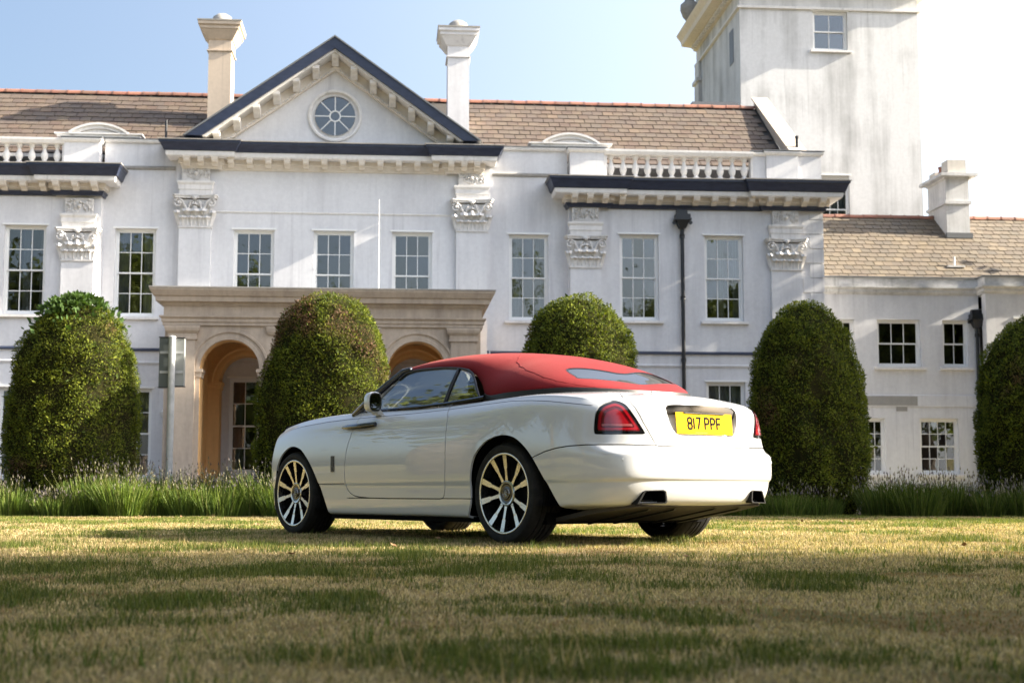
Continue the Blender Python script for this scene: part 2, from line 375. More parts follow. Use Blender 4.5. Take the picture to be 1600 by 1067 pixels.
# --- quoins at the right corner
z = .1; k = 0
while z < 8.6:
    w_ = .62 if k % 2 == 0 else .40
    MB().box(9.4 - w_, 9.43, -.335, .0 + w_ * .6, z + .012, z + .43).build('quoin', M_WALL, house); z += .445; k += 1

# --- capitals
def leaf(m, x, z, w, h, out, y0, lean=0):
    """acanthus leaf curling away from the wall (towards -y)"""
    n = 6; L = []
    for i in range(n + 1):
        t = i / n; zz = z + h * (math.sin(min(t, .82) / .82 * math.pi / 2) - (max(0, t - .82) / .18) * .20)
        yy = y0 - out * (t ** 2.2) ; ww = w * (.62 + .5 * math.sin(t * math.pi * .8) - .65 * max(0, t - .75))
        L.append((zz, yy, ww))
    b = len(m.v)
    for zz, yy, ww in L:
        m.v += [(x - ww / 2 + lean * (zz - z), yy + .035, zz), (x - ww / 5 + lean * (zz - z), yy + .008, zz), (x + lean * (zz - z), yy - .022, zz + .01), (x + ww / 5 + lean * (zz - z), yy + .008, zz), (x + ww / 2 + lean * (zz - z), yy + .035, zz)]
    for i in range(n):
        for j in range(4): q = b + i * 5 + j; m.f.append((q, q + 1, q + 6, q + 5))
def volute(m, x, y, z, r, sgn):
    n = 26; pts = []; rs = []
    for i in range(n + 1):
        t = i / n; a = math.pi / 2 - sgn * t * 2.35 * math.pi * 1.0; rr = r * (1 - .80 * t)
        pts.append((x + rr * math.cos(a), y - .05 * t, z + rr * math.sin(a))); rs.append(.034 - .014 * t)
    m.tube(pts, rs, 6)
    m.lathe([(0, -.075), (.03, -.06), (.034, -.02)], 8, (x, y, z), 'y')
def capital_mesh(w, h):
    m = MB(); b = w / 2
    m.frustum((-b + .02, b - .02, -.10, .10, .0), (-b + .02, b - .02, -.12, .10, h * .86))
    m.box(-b - .02, b + .02, -.125, .10, .0, .045)
    m.prism([(-b - .16, .10), (-b - .16, -.20), (-b - .10, -.27), (-.12, -.17), (-.08, -.23), (.08, -.23), (.12, -.17), (b + .10, -.27), (b + .16, -.20), (b + .16, .10)], 'z', h * .90, h - .04)
    m.prism([(-b - .19, .10), (-b - .19, -.22), (-b - .12, -.30), (-.10, -.20), (.10, -.20), (b + .12, -.30), (b + .19, -.22), (b + .19, .10)], 'z', h - .039, h)
    for i in range(4): leaf(m, -b + w * (i + .5) / 4, .045, w * .27, h * .30, .12, -.105)
    for i in range(3): leaf(m, -b + w * (i + 1) / 4, .10, w * .30, h * .47, .17, -.105)
    for s_ in (-1, 1): leaf(m, s_ * (b - .02), .06, w * .22, h * .46, .16, -.095, s_ * .18)
    for s_ in (-1, 1):
        volute(m, s_ * (b + .01), -.19, h * .735, .13, s_)
        volute(m, s_ * .13, -.15, h * .74, .085, -s_)
        m.tube([(s_ * w * .25, -.13, h * .40), (s_ * w * .27, -.17, h * .55), (s_ * (b - .10), -.20, h * .80), (s_ * b, -.22, h * .87)], [.035, .04, .035, .025], 6)
        m.tube([(s_ * w * .24, -.13, h * .40), (s_ * w * .20, -.17, h * .58), (s_ * .12, -.19, h * .82)], [.03, .035, .025], 6)
    m.lathe([(0, -.30), (.05, -.28), (.065, -.22), (.03, -.17)], 10, (0, 0, h * .90), 'y')
    leaf(m, 0, h * .40, .20, h * .36, .12, -.12); m.lathe([(0, -.24), (.06, -.21), (.07, -.12)], 10, (0, 0, h * .60), 'y')
    return m.mesh('capital', True, 50)
def carved_panel_mesh(w, h, seed):
    rnd = random.Random(seed); m = MB(); m.box(-w / 2, w / 2, -.02, .06, 0, h)
    m.box(-w / 2, w / 2, -.035, 0, 0, .03).box(-w / 2, w / 2, -.035, 0, h - .03, h)
    for s_ in (-1, 1):
        for i in range(7):
            a = rnd.uniform(.1, .95) * w / 2; z0 = rnd.uniform(.12, .8) * h; r0 = rnd.uniform(.05, .12); a0 = rnd.uniform(0, 6.28); pts = []
            for k in range(9):
                t = a0 + k * .55; rr = r0 * (1 - k * .075); xx = min(max(a + rr * math.cos(t), .01), w / 2 - .03); zz = min(max(z0 + rr * math.sin(t), .04), h - .05)
                pts.append((s_ * xx, -.035, zz))
            m.tube(pts, [.020] * 8 + [.012], 5)
        for i in range(6): leaf(m, s_ * rnd.uniform(.05, w / 2 - .08), rnd.uniform(.02, .62) * h, .12, h * .34, .06, -.02, rnd.uniform(-.5, .5))
    m.lathe([(0, -.10), (.05, -.08), (.07, -.02)], 9, (0, 0, h * .5), 'y')
    return m.mesh('carved_panel', True, 50)
CAP = capital_mesh(.92, .96); CAP.materials.append(M_CARVE)
CARV = [carved_panel_mesh(.80, .44, s_) for s_ in (3, 11)]
for c in CARV: c.materials.append(M_CARVE)
def pilaster(cx, v, zc, carv):
    """zc = underside of the capital"""
    o = MB().box(-.46, .46, -.14, .0, 0, zc).box(-.52, .52, -.20, 0, .1, .5).build('pilaster', M_WALL, house); o.location = (cx, -v - .001, 0)
    c = link('capital', CAP, None, o); c.location = (0, -.05, zc)
    MB().sweep([(0, zc + .96), (.02, zc + .97), (.03, zc + 1.12), (.05, zc + 1.13), (.05, zc + 1.26), (.09, zc + 1.33), (.09, zc + 1.38), (0, zc + 1.39)], [(-.44, 0), (-.44, .15), (.44, .15), (.44, 0)]).build('entablature_block', M_TRIM, o)
    p = link('carved_panel', CARV[carv], None, o); p.location = (0, -.13, zc + 1.395)
    return o
for x in (2.16, 8.24): pilaster(x, .30, 6.97, 0)
pilaster(-12.6, .30, 6.97, 0); pilaster(-18.4, .30, 6.97, 0)
for x in (-9.32, -1.22): pilaster(x, .10, 8.04, 1)

# --- cornices
def modillion_mesh():
    m = MB(); m.prism([(0, 0), (-.30, 0), (-.30, -.05), (-.27, -.10), (-.20, -.115), (-.13, -.10), (-.10, -.15), (-.05, -.19), (0, -.20)], 'x', -.085, .085)
    m.box(-.105, .105, -.32, 0, .0, .03); return m.mesh('modillion')
MOD = modillion_mesh(); MOD.materials.append(M_CREAM)
def cornice(path, zt, band, mods, deep=0, k=1.0):
    """zt = top of the fascia; path in (x, v) along the wall face"""
    f = MB().sweep([(0, zt - .325), (.50, zt - .325), (.54, zt - .30), (.57, zt - .22), (.62, zt - .36 * (1 - k) - .09), (.66, zt - .36 * (1 - k) - .06), (.66, zt - .36 * (1 - k)), (0, zt - .36 * (1 - k))], path, closed=True).build('cornice', M_NAVY, house)
    MB().sweep([(0, zt - .36 * (1 - k) + .001), (.69, zt - .36 * (1 - k) + .001), (.69, zt - .36 * (1 - k) + .03), (0, zt + .09)], path, closed=True).build('cornice_coping', M_COPING, f)
    MB().sweep([(0, zt - .47), (.46, zt - .47), (.48, zt - .44), (.49, zt - .326), (0, zt - .326)], path, closed=True).build('corona', M_TRIM, f)
    MB().sweep([(0, zt - .68 - deep), (.07, zt - .67 - deep), (.10, zt - .62), (.16, zt - .60), (.16, zt - .471), (0, zt - .471)], path, closed=True).build('bed_moulding', M_CREAM, f)
    if band: MB().sweep([(0, zt - .81), (.06, zt - .81), (.075, zt - .75), (.12, zt - .70), (.12, zt - .681), (0, zt - .681)], path, closed=True).build('architrave_band', M_NAVY, f)
    for x, v, rz in mods:
        o = link('modillion', MOD, None, f); o.location = (x, -v - .15, zt - .502); o.rotation_euler = (0, 0, rz)
def mod_run(x0, x1, v, sp=.53):
    n = max(1, round((x1 - x0) / sp)); return [(x0 + (x1 - x0) * i / n, v, 0) for i in range(n + 1)]
J = .14
cornice([(1.68, -.02), (1.68, .30 + J), (2.85, .30 + J), (2.85, .30), (7.55, .30), (7.55, .30 + J), (9.4, .30 + J), (9.4, -6)], 9.60, True,
        mod_run(1.80, 2.72, .30 + J, .46) + mod_run(3.25, 7.15, .30) + mod_run(7.7, 9.3, .30 + J, .52) + [(9.4, -.1 - i * .53, math.pi / 2) for i in range(3)])
cornice([(-20.4, .30), (-13.3, .30), (-13.3, .30 + J), (-12.0, .30 + J), (-12.0, -.02)], 9.70, True, mod_run(-20.2, -13.6, .30) + mod_run(-13.2, -12.12, .30 + J, .5))
cornice([(-9.66, -.02), (-9.66, .10 + J), (-8.65, .10 + J), (-8.65, .10), (-1.95, .10), (-1.95, .10 + J), (-.98, .10 + J), (-.98, -.02)], 10.54, False,
        mod_run(-9.55, -8.75, .10 + J, .45) + mod_run(-8.3, -2.3, .10) + mod_run(-1.85, -1.08, .10 + J, .45), .08, .90)

# --- pediment
PA = 13.66; PL, PR, PB = -9.56, -1.04, 10.63; SL = (PA - PB) / (PR - XC)
def rake(mb, top, bot, v0, v1):
    """chevron between vertical offsets top and bot below the outer rake line"""
    def zl(x, o): return PA - o - abs(x - XC) * SL
    xe = [(PA - o - PB) / SL for o in (top, bot)]
    poly = [(XC - xe[0], PB), (XC, PA - top), (XC + xe[0], PB), (XC + xe[1], PB), (XC, PA - bot), (XC - xe[1], PB)]
    n = len(mb.v)
    for v in (v0, v1): mb.v += [(x, -v, z) for x, z in poly]
    for q in ((0, 1, 4, 5), (1, 2, 3, 4)): mb.f.append(tuple(n + i for i in q)); mb.f.append(tuple(n + 6 + i for i in reversed(q)))
    for i in range(6): j = (i + 1) % 6; mb.f.append((n + i, n + j, n + 6 + j, n + 6 + i))
ped = MB()
rr_ = .70; n = 48
def tz(x): return PA - .80 - abs(x - XC) * SL
zo = 11.50
xl, xr = XC - (PA - .80 - PB) / SL, XC + (PA - .80 - PB) / SL
outer = [(xl, PB), (XC - 2.6, tz(XC - 2.6)), (XC, tz(XC)), (XC + 2.6, tz(XC + 2.6)), (xr, PB), (XC + 1.5, PB), (XC, PB), (XC - 1.5, PB)]
ang = sorted((math.atan2(z - zo, x - XC), x, z) for x, z in outer)
ring = []
for i in range(n):
    a = -math.pi + 2 * math.pi * i / n; dx, dz = math.cos(a), math.sin(a); best = None
    for k in range(len(ang)):
        (_, xa, za), (_, xb, zb) = ang[k], ang[(k + 1) % len(ang)]
        ex, ez = xb - xa, zb - za; den = dx * ez - dz * ex
        if abs(den) < 1e-9: continue
        t = ((xa - XC) * ez - (za - zo) * ex) / den; s_ = ((xa - XC) * dz - (za - zo) * dx) / den
        if t > 0 and -1e-6 <= s_ <= 1 + 1e-6: best = t if best is None else min(best, t)
    ring.append((XC + dx * best, zo + dz * best))
corner = [(xl, PB), (xr, PB), (XC, tz(XC))]
for c in corner:
    i = min(range(n), key=lambda k: (math.atan2(ring[k][1] - zo, ring[k][0] - XC) - math.atan2(c[1] - zo, c[0] - XC)) ** 2); ring[i] = c
circ = [(XC + rr_ * math.cos(-math.pi + 2 * math.pi * i / n), zo + rr_ * math.sin(-math.pi + 2 * math.pi * i / n)) for i in range(n)]
for i in range(n):
    j = (i + 1) % n
    ped.quad((circ[i][0], -.10, circ[i][1]), (circ[j][0], -.10, circ[j][1]), (ring[j][0], -.10, ring[j][1]), (ring[i][0], -.10, ring[i][1]))
    ped.quad((circ[i][0], -.10, circ[i][1]), (circ[i][0], .15, circ[i][1]), (circ[j][0], .15, circ[j][1]), (circ[j][0], -.10, circ[j][1]))
pedo = ped.build('pediment', M_WALL, house)
m = MB(); rake(m, .0, .33, .10, .92); m.build('raking_fascia', M_NAVY, pedo)
m = MB(); rake(m, -.05, -.004, .05, .96); m.build('raking_coping', M_LEAD, pedo)
m = MB(); rake(m, .334, .40, .10, .84); m.build('raking_soffit', M_TRIM, pedo)
m = MB(); rake(m, .404, .66, .06, .20); rake(m, .664, .80, .06, .26); m.build('raking_moulding', M_CREAM, pedo)
rng2 = random.Random(4); m = MB()
for s_ in (-1, 1):      # carved bed ornament along the rake
    for i in range(58):
        x = .15 + i * .0655; zz = PA - .735 - x * SL; m.lathe([(0, -.305), (.026, -.29), (.034, -.25)], 6, (XC + s_ * x, 0, zz + rng2.uniform(-.02, .02)), 'y')
tag(m.build('carved_beading', M_CARVE, pedo, True), kind='stuff')
RM = MB().prism([(0, .02), (-.54, .02), (-.54, -.08), (-.46, -.13), (-.38, -.10), (-.30, -.20), (-.12, -.28), (0, -.28)], 'x', -.10, .10).mesh('modillion'); RM.materials.append(M_TRIM)
for s_ in (-1, 1):
    for i in range(7):
        x = .56 + i * .57; o = link('modillion', RM, None, pedo); o.location = (XC + s_ * x, -.205, PA - .425 - x * SL)
        o.rotation_euler = (0, 0, 0)
o = link('modillion', RM, None, pedo); o.location = (XC, -.205, PA - .42)
oc = MB().lathe([(.60, -.02), (.60, .04), (.70, .04), (.71, -.05), (.74, -.07), (.79, -.06), (.80, -.02), (.80, .002)], 48, (XC, -.10, zo), 'y').build('round_window', M_TRIM, house, True, 40)
m = MB().lathe([(.135, -.02), (.135, .03), (.175, .03), (.175, -.02), (.135, -.02)], 24, (XC, -.06, zo), 'y')
for i in range(8):
    a = i * math.pi / 4; dx, dz = math.cos(a), math.sin(a); px, pz = -dz * .016, dx * .016; b = len(m.v)
    for y in (-.07, -.035): m.v += [(XC + dx * r_ + s_ * px, y, zo + dz * r_ + s_ * pz) for r_, s_ in ((.17, -1), (.61, -1), (.61, 1), (.17, 1))]
    m.f += [tuple(b + q for q in f_) for f_ in ((0, 1, 2, 3), (7, 6, 5, 4), (0, 4, 5, 1), (1, 5, 6, 2), (2, 6, 7, 3), (3, 7, 4, 0))]
m.build('glazing_bars', M_SASH, oc)
for i in range(8):
    a0, a1 = i * math.pi / 4, (i + 1) * math.pi / 4; m = MB(); pts = [(.165 * math.cos(a), .165 * math.sin(a)) for a in np.linspace(a0, a1, 4)] + [(.605 * math.cos(a), .605 * math.sin(a)) for a in np.linspace(a1, a0, 6)]
    m.prism([(XC + p, zo + q) for p, q in pts], 'y', -.056, -.05).build('pane', M_PANE, oc)
MB().lathe([(.0, -.056), (.14, -.056), (.14, -.05), (0, -.05)], 20, (XC, 0, zo), 'y').build('pane', M_PANE, oc)
MB().lathe([(.69, .149), (.69, .5), (0, .5)], 24, (XC, 0, zo), 'y').build('room', M_ROOM, oc)

# --- roofs
roof = MB(); ev, ez, rv, rz_ = .45, 10.32, 4.5, 13.28
roof.quad((-20.4, ev, ez), (8.7, ev, ez), (8.7, rv, rz_), (-20.4, rv, rz_)); roof.quad((-20.4, rv, rz_), (8.7, rv, rz_), (8.7, 8.5, ez), (-20.4, 8.5, ez))
roof.quad((8.7, ev, ez), (8.7, 8.5, ez), (8.7, rv, rz_)); roof.quad((-20.4, ev, ez), (-20.4, rv, rz_), (-20.4, 8.5, ez))
for s_ in (-1, 1): roof.quad((XC, -.93, PA + .02), (XC + s_ * 4.26, -.93, PB - .0), (XC + s_ * 4.26, 4.5, PB), (XC, 4.5, PA + .02))
roofo = roof.build('main_roof', M_UNDER, house)
def slates(parent, x0, x1, e, r, w_, exp, mt, n_ind, skip=None, seed=1):
    """e=(y,z) eaves, r=(y,z) ridge; slates as single pieces up to n_ind, the rest joined"""
    rnd = random.Random(seed); L = math.hypot(r[0] - e[0], r[1] - e[1]); a = math.atan2(r[1] - e[1], r[0] - e[0]); rows = int(L / exp)
    sm = MB().box(-w_ / 2 + .009, w_ / 2 - .009, 0, exp * 1.12, -.004, .012).mesh('slate'); sm.materials.append(mt)
    big = MB(); cnt = 0; out = []
    for k in range(rows):
        off = (k % 2) * w_ / 2; n = int((x1 - x0) / w_)
        for i in range(n):
            x = x0 + off + w_ * (i + .5)
            if x + w_ / 2 > x1 + .02 or (skip and skip(x, k / rows)): continue
            s_ = k * exp + rnd.uniform(-.018, .018); p = Vector((x + rnd.uniform(-.006, .006), e[0] + math.cos(a) * s_, e[1] + math.sin(a) * s_)) + Vector((0, -math.sin(a), math.cos(a))) * .034
            rot = (a - .055 + rnd.uniform(-.012, .012), rnd.uniform(-.010, .010), rnd.uniform(-.014, .014)); out.append((p, rot))
    out.sort(key=lambda q: q[0].z)
    for p, rot in out:
        if cnt < n_ind:
            o = link('slate', sm, None, parent); o.location = p; o.rotation_euler = rot; cnt += 1
        else:
            from mathutils import Euler
            M = Matrix.Translation(p) @ Euler(rot).to_matrix().to_4x4(); b = len(big.v)
            big.v += [tuple(M @ v_.co) for v_ in sm.vertices]; big.f += [tuple(b + q for q in f_.vertices) for f_ in sm.polygons]
    if big.v: tag(big.build('slate_courses', mt, parent), kind='stuff')
slates(roofo, -1.6, 8.68, (ev, ez), (rv, rz_), .34, .365, M_SLATE, 300, seed=2)
slates(roofo, -20.3, -7.6, (ev, ez), (rv, rz_), .34, .365, M_SLATE, 0, seed=3)
rt = MB().lathe([(.13, -.24), (.13, .215), (.145, .215), (.145, .24)], 8, (0, 0, 0), 'x', 0, math.pi).mesh('ridge_tile', True, 40); rt.materials.append(M_TERRA)
for i in range(60):
    x = -20.2 + i * .485
    if x > 8.5: break
    o = link('ridge_tile', rt, None, roofo); o.location = (x, rv, rz_ - .02 + random.uniform(-.008, .008)); o.rotation_euler = (0, random.gauss(0, .006), random.gauss(0, .01))
# raking stone coping against the tower
m = MB(); aa = math.atan2(rz_ - ez, rv - ev)
m.prism([(ev - .25, ez - .1), (rv + .3, rz_ + .12), (rv + .3, rz_ + .42), (ev - .25, ez + .30)], 'x', 8.70, 9.10); m.prism([(ev - .32, ez + .304), (rv + .3, rz_ + .424), (rv + .3, rz_ + .50), (ev - .32, ez + .40)], 'x', 8.62, 9.18)
m.build('gable_coping', M_STONE2, house)
MB().lathe([(.05, 0), (.05, .55), (.065, .55), (.065, .62)], 10, (8.95, .6, 10.75)).build('vent_pipe', M_IRON, house, True, 40)
MB().lathe([(.035, 0), (.035, .95)], 8, (-10.35, .6, 10.5)).build('vent_pipe', M_IRON, house, True)
MB().box(6.6, 8.2, 4.9, 5.6, 13.0, 13.62).build('flat_dormer', M_LEAD, house)

# --- parapets and balustrades
def coping(path, z, name='parapet_coping'):
    return MB().sweep([(-.30, z), (.07, z), (.10, z + .05), (.10, z + .09), (-.30, z + .12)], path, closed=True).build(name, M_TRIM, house)
for a, b in ((-11.99, -10.0), (-.55, 1.7)):
    c = coping([(a, .0), (b, .0)], 10.581); MB().sweep([(-.31, 10.70), (.12, 10.675), (.12, 10.695), (-.31, 10.73)], [(a, 0), (b, 0)], closed=True).build('lead_flashing', M_LEAD, c)
def pedestal(x0, x1, v, zb, zt):
    o = MB().box(x0, x1, -v, -v + .5, zb, zt - .11).build('parapet_pedestal', M_WALL, house)
    MB().sweep([(0, zt - .11), (.04, zt - .10), (.08, zt - .04), (.08, zt), (0, zt + .02)], [(x0, v - .5), (x0, v), (x1, v), (x1, v - .5)]).build('pedestal_cap', M_TRIM, o)
    MB().box(x0 - .095, x1 + .095, -v - .095, -v + .5, zt + .021, zt + .045).build('lead_flashing', M_LEAD, o)
bal = MB().lathe([(.075, 0), (.085, .0), (.085, .05), (.055, .06), (.05, .09), (.075, .14), (.098, .22), (.090, .30), (.055, .40), (.042, .46), (.042, .50), (.065, .52), (.065, .55), (.08, .57), (.08, .62)], 14).mesh('baluster', True, 45); bal.materials.append(M_TRIM)
def balustrade(x0, x1, v, zb, zt):
    o = MB().box(x0, x1, -v + .02, -v + .32, zb, zb + .12).build('balustrade', M_TRIM, house)
    MB().sweep([(0, zt - .16), (.03, zt - .15), (.07, zt - .06), (.07, zt), (-.36, zt + .03), (-.36, zt - .16)], [(x0, v), (x1, v)], closed=True).build('handrail', M_TRIM, o)
    n = round((x1 - x0 - .1) / .372); s_ = (zt - .16 - zb - .12) / .62
    for i in range(n):
        q = link('baluster', bal, None, o); q.location = (x0 + .05 + (x1 - x0 - .1) * (i + .5) / n, -v + .17, zb + .12); q.scale = (1.12, 1.12, s_)
    MB().box(x0, x0 + .10, -v + .03, -v + .31, zb + .121, zt - .161).build('half_baluster', M_TRIM, o)
    MB().box(x1 - .06, x1, -v + .03, -v + .31, zb + .121, zt - .161).build('half_baluster', M_TRIM, o)
pedestal(1.72, 2.74, .36, 9.66, 10.60); balustrade(2.742, 7.30, .34, 9.66, 10.60); pedestal(7.302, 7.70, .30, 9.66, 10.60); pedestal(7.702, 8.68, .38, 9.66, 10.62); pedestal(8.682, 9.42, .30, 9.66, 10.63)
pedestal(-13.1, -12.1, .36, 9.76, 10.60); balustrade(-18.6, -13.102, .34, 9.76, 10.60)
def segment_hood(cx, y, z):
    m = MB(); Rr = 1.45; h0 = .85; th0 = math.asin(h0 / Rr)
    m.prism([(cx - 1.2, z), (cx + 1.2, z), (cx + 1.2, z + .07), (cx - 1.2, z + .07)], 'y', y - .12, y + .4)
    m.prism([(cx - 1.27, z + .071), (cx + 1.27, z + .071), (cx + 1.27, z + .11), (cx - 1.27, z + .11)], 'y', y - .18, y + .4)
    zc = z + .11 - Rr * math.cos(th0)
    for r0, r1, y0 in ((Rr - .13, Rr - .03, y - .12), (Rr - .029, Rr + .03, y - .19)):
        A = [(cx + r1 * math.sin(t), zc + r1 * math.cos(t)) for t in np.linspace(-th0, th0, 17)]; B = [(cx + r0 * math.sin(t), zc + r0 * math.cos(t)) for t in np.linspace(th0, -th0, 17)]
        for i in range(16): m.prism([A[i], A[i + 1], B[15 - i], B[16 - i]], 'y', y0, y + .4)
    m.prism([(cx - .8, z + .111)] + [(cx + (Rr - .14) * math.sin(t), zc + (Rr - .14) * math.cos(t)) for t in np.linspace(-th0, th0, 17)] + [(cx + .8, z + .111)], 'y', y - .04, y + .38)
    m.build('segmental_hood', M_TRIM, house)
segment_hood(1.78, .10, 10.74); segment_hood(-12.2, .10, 10.74)

# --- chimneys
def chimney(x0, x1, y0, y1, zb, zt, mt, hgt=.36):
    o = MB().box(x0, x1, y0, y1, zb, zt - .55).build('chimney', mt, house)
    P = [(x0, -y1), (x0, -y0), (x1, -y0), (x1, -y1), (x0, -y1)]
    def ring(prof):
        m = MB(); k = len(prof); 
        for o_, z in prof: m.v += [(x0 - o_, y0 - o_, z), (x1 + o_, y0 - o_, z), (x1 + o_, y1 + o_, z), (x0 - o_, y1 + o_, z)]
        for j in range(k - 1):
            for i in range(4): m.f.append((j * 4 + i, j * 4 + (i + 1) % 4, (j + 1) * 4 + (i + 1) % 4, (j + 1) * 4 + i))
        m.f.append(tuple(range((k - 1) * 4, k * 4))); m.f.append((3, 2, 1, 0)); return m
    ring([(.0, zt - .551), (.05, zt - .55), (.05, zt - .51), (.01, zt - .50), (.01, zt - .20), (.05, zt - .17), (.12, zt - .06), (.22, zt + .10), (.25, zt + .12), (.25, zt + .20), (.31, zt + .24), (.31, zt + .34)]).build('chimney_cap', mt, o)
    ring([(.33, zt + .341), (.33, zt + .385), (.05, zt + .42)]).build('cap_slab', M_COPING, o)
    cx, cy = (x0 + x1) / 2, (y0 + y1) / 2
    MB().lathe([(.37, 0), (.37, .10), (.35, .20), (.28, .33), (.17, .41), (0, .44)], 20, (cx, cy, zt + .36)).build('chimney_dome', M_COPING, o, True)
chimney(-9.36, -8.66, 2.2, 3.1, 10.3, 14.66, M_STONE2)
chimney(-1.86, -1.18, 2.2, 3.1, 10.3, 14.66, M_WALL)

# --- portico (porch with arcades front and back)
PV = 5.0; PX0, PX1 = -9.35, -1.25; ACS = [-7.70, -5.30, -2.90]; AR = .75; SP = 3.50
por = empty('portico', (0, 0, 0)); por.parent = house
M_STONE_GLOW = mat('stone_bounce_glow', rough=.8, build=stucco((.74, .46, .20), (.48, .28, .12), .6, (2, 2, .6)))  # porch stone with the orange of bounced sunlight put into its colour
def arcade(name, c_list, p0, p1, z1, q0, q1, fn, r=AR, sp=SP):
    """arcade along p between depths q0,q1; fn(p,q,z)->xyz"""
    m = MB(); edges = [p0] + [e_ for c in c_list for e_ in (c - r, c + r)] + [p1]
    def bx(a, b, z0_, z1_):
        n_ = len(m.v); m.v += [fn(*t) for t in ((a, q0, z0_), (b, q0, z0_), (b, q1, z0_), (a, q1, z0_), (a, q0, z1_), (b, q0, z1_), (b, q1, z1_), (a, q1, z1_))]
        m.f += [tuple(n_ + i for i in q) for q in ((0, 3, 2, 1), (4, 5, 6, 7), (0, 1, 5, 4), (1, 2, 6, 5), (2, 3, 7, 6), (3, 0, 4, 7))]
    for i in range(0, len(edges), 2): bx(edges[i], edges[i + 1], 0, z1)
    for c in c_list:
        T = np.linspace(math.pi, 0, 25)
        for t0, t1 in zip(T[:-1], T[1:]):
            a = (c + r * math.cos(t0), sp + r * math.sin(t0)); b = (c + r * math.cos(t1), sp + r * math.sin(t1))
            for q in (q0, q1): m.quad(fn(a[0], q, a[1]), fn(b[0], q, b[1]), fn(b[0], q, z1), fn(a[0], q, z1))
            m.quad(fn(a[0], q0, a[1]), fn(b[0], q0, b[1]), fn(b[0], q1, b[1]), fn(a[0], q1, a[1]))
    o = m.build(name, M_STONE, por); o.data.materials.append(M_STONE_GLOW)
    for p in o.data.polygons:      # inside faces of the porch take the stone with painted-in bounce glow
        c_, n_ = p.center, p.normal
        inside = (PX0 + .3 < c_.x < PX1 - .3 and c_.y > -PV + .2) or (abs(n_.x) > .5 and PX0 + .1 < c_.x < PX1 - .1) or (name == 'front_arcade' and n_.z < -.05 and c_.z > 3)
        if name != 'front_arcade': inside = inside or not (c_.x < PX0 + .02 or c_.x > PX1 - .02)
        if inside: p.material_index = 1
    return o
fx_ = lambda p, q, z: (p, -q, z); fs_ = lambda p, q, z: (q, -p, z)
arcade('front_arcade', ACS, PX0, PX1, 4.62, PV - .55, PV, fx_)
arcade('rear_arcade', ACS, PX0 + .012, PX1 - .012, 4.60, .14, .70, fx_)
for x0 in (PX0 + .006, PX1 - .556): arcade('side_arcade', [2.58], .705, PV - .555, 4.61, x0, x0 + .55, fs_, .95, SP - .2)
for c in ACS:
    for pv in (PV, .70):
        for s_ in (0,):
            MB().lathe([(AR + .0, -.001), (AR + .01, -.05), (AR + .10, -.055), (AR + .11, -.03), (AR + .17, -.03), (AR + .20, -.07), (AR + .25, -.07), (AR + .26, -.001)], 28, (c, -pv, SP), 'y', 0, math.pi).build('arch_moulding', M_STONE if pv == PV else M_STONE_GLOW, por, True, 35)
for i, c in enumerate([PX0 + .45, *[(a + b) / 2 for a, b in zip(ACS[:-1], ACS[1:])], PX1 - .45]):
    w_ = .45
    a, b = c - w_ + (.012 if i == 0 else 0), c + w_
    for v0, v1 in ((PV - .55, PV), (.14, .70)):
        P = [(c - w_, v0), (c - w_, v1), (c + w_, v1), (c + w_, v0)]
        MB().sweep([(.0, SP - .22), (.03, SP - .21), (.04, SP - .10), (.07, SP - .08), (.07, SP - .002), (0, SP - .002)], P).build('impost', M_STONE if v1 == PV else M_STONE_GLOW, por)
    if i in (0, 3):   # corner pilasters
        MB().box(c - .33, c + .33, -PV - .09, -PV - .001, 0, 4.24).build('pilaster', M_STONE, por)
        MB().sweep([(0, 4.24), (.04, 4.25), (.04, 4.30), (.02, 4.31), (.02, 4.40), (.08, 4.47), (.10, 4.54), (.10, 4.60), (0, 4.60)], [(c - .34, PV), (c - .34, PV + .09), (c + .34, PV + .09), (c + .34, PV)]).build('pilaster_cap', M_STONE, por)
    else:
        MB().sweep([(0, 4.38), (.02, 4.39), (.06, 4.46), (.08, 4.54), (.08, 4.60), (0, 4.60)], [(c - .2, PV), (c - .2, PV + .03), (c + .2, PV + .03), (c + .2, PV)]).build('pilaster_cap', M_STONE, por)
PP = [(PX0 + .02, .05), (PX0 + .02, PV - .02), (PX1 - .02, PV - .02), (PX1 - .02, .05)]
MB().sweep([(-.5, 4.621), (.08, 4.621), (.08, 4.70), (.11, 4.71), (.11, 4.78), (.16, 4.83), (.16, 4.86), (.06, 4.87), (.06, 5.10), (-.5, 5.10)], PP, closed=True).build('entablature', M_STONE, por)
MB().sweep([(-.5, 5.101), (.07, 5.101), (.10, 5.14), (.13, 5.15), (.13, 5.20), (.24, 5.22), (.26, 5.34), (.30, 5.36), (.38, 5.50), (.38, 5.55), (-.5, 5.55)], PP, closed=True).build('portico_cornice', M_STONE, por)
MB().sweep([(-.5, 5.551), (.40, 5.551), (.40, 5.585), (-.5, 5.64)], PP, closed=True).build('portico_coping', M_COPING, por)
MB().box(PX0 + .5, PX1 - .5, -PV + .5, -.12, 4.63, 4.75).build('portico_ceiling', M_STONE_GLOW, por)
MB().box(PX0 + .45, PX1 - .45, -PV + .45, -.11, 5.3, 5.4).build('portico_roof', M_LEAD, por)
MB().box(PX0 - .3, PX1 + .3, -PV - .4, -.11, .005, .12).build('portico_floor', M_COPING, por)
for x in (-6.5, -4.1): MB().box(x - .18, x + .18, -PV + .56, -.705, 4.40, 4.629).build('ceiling_beam', M_STONE_GLOW, por)
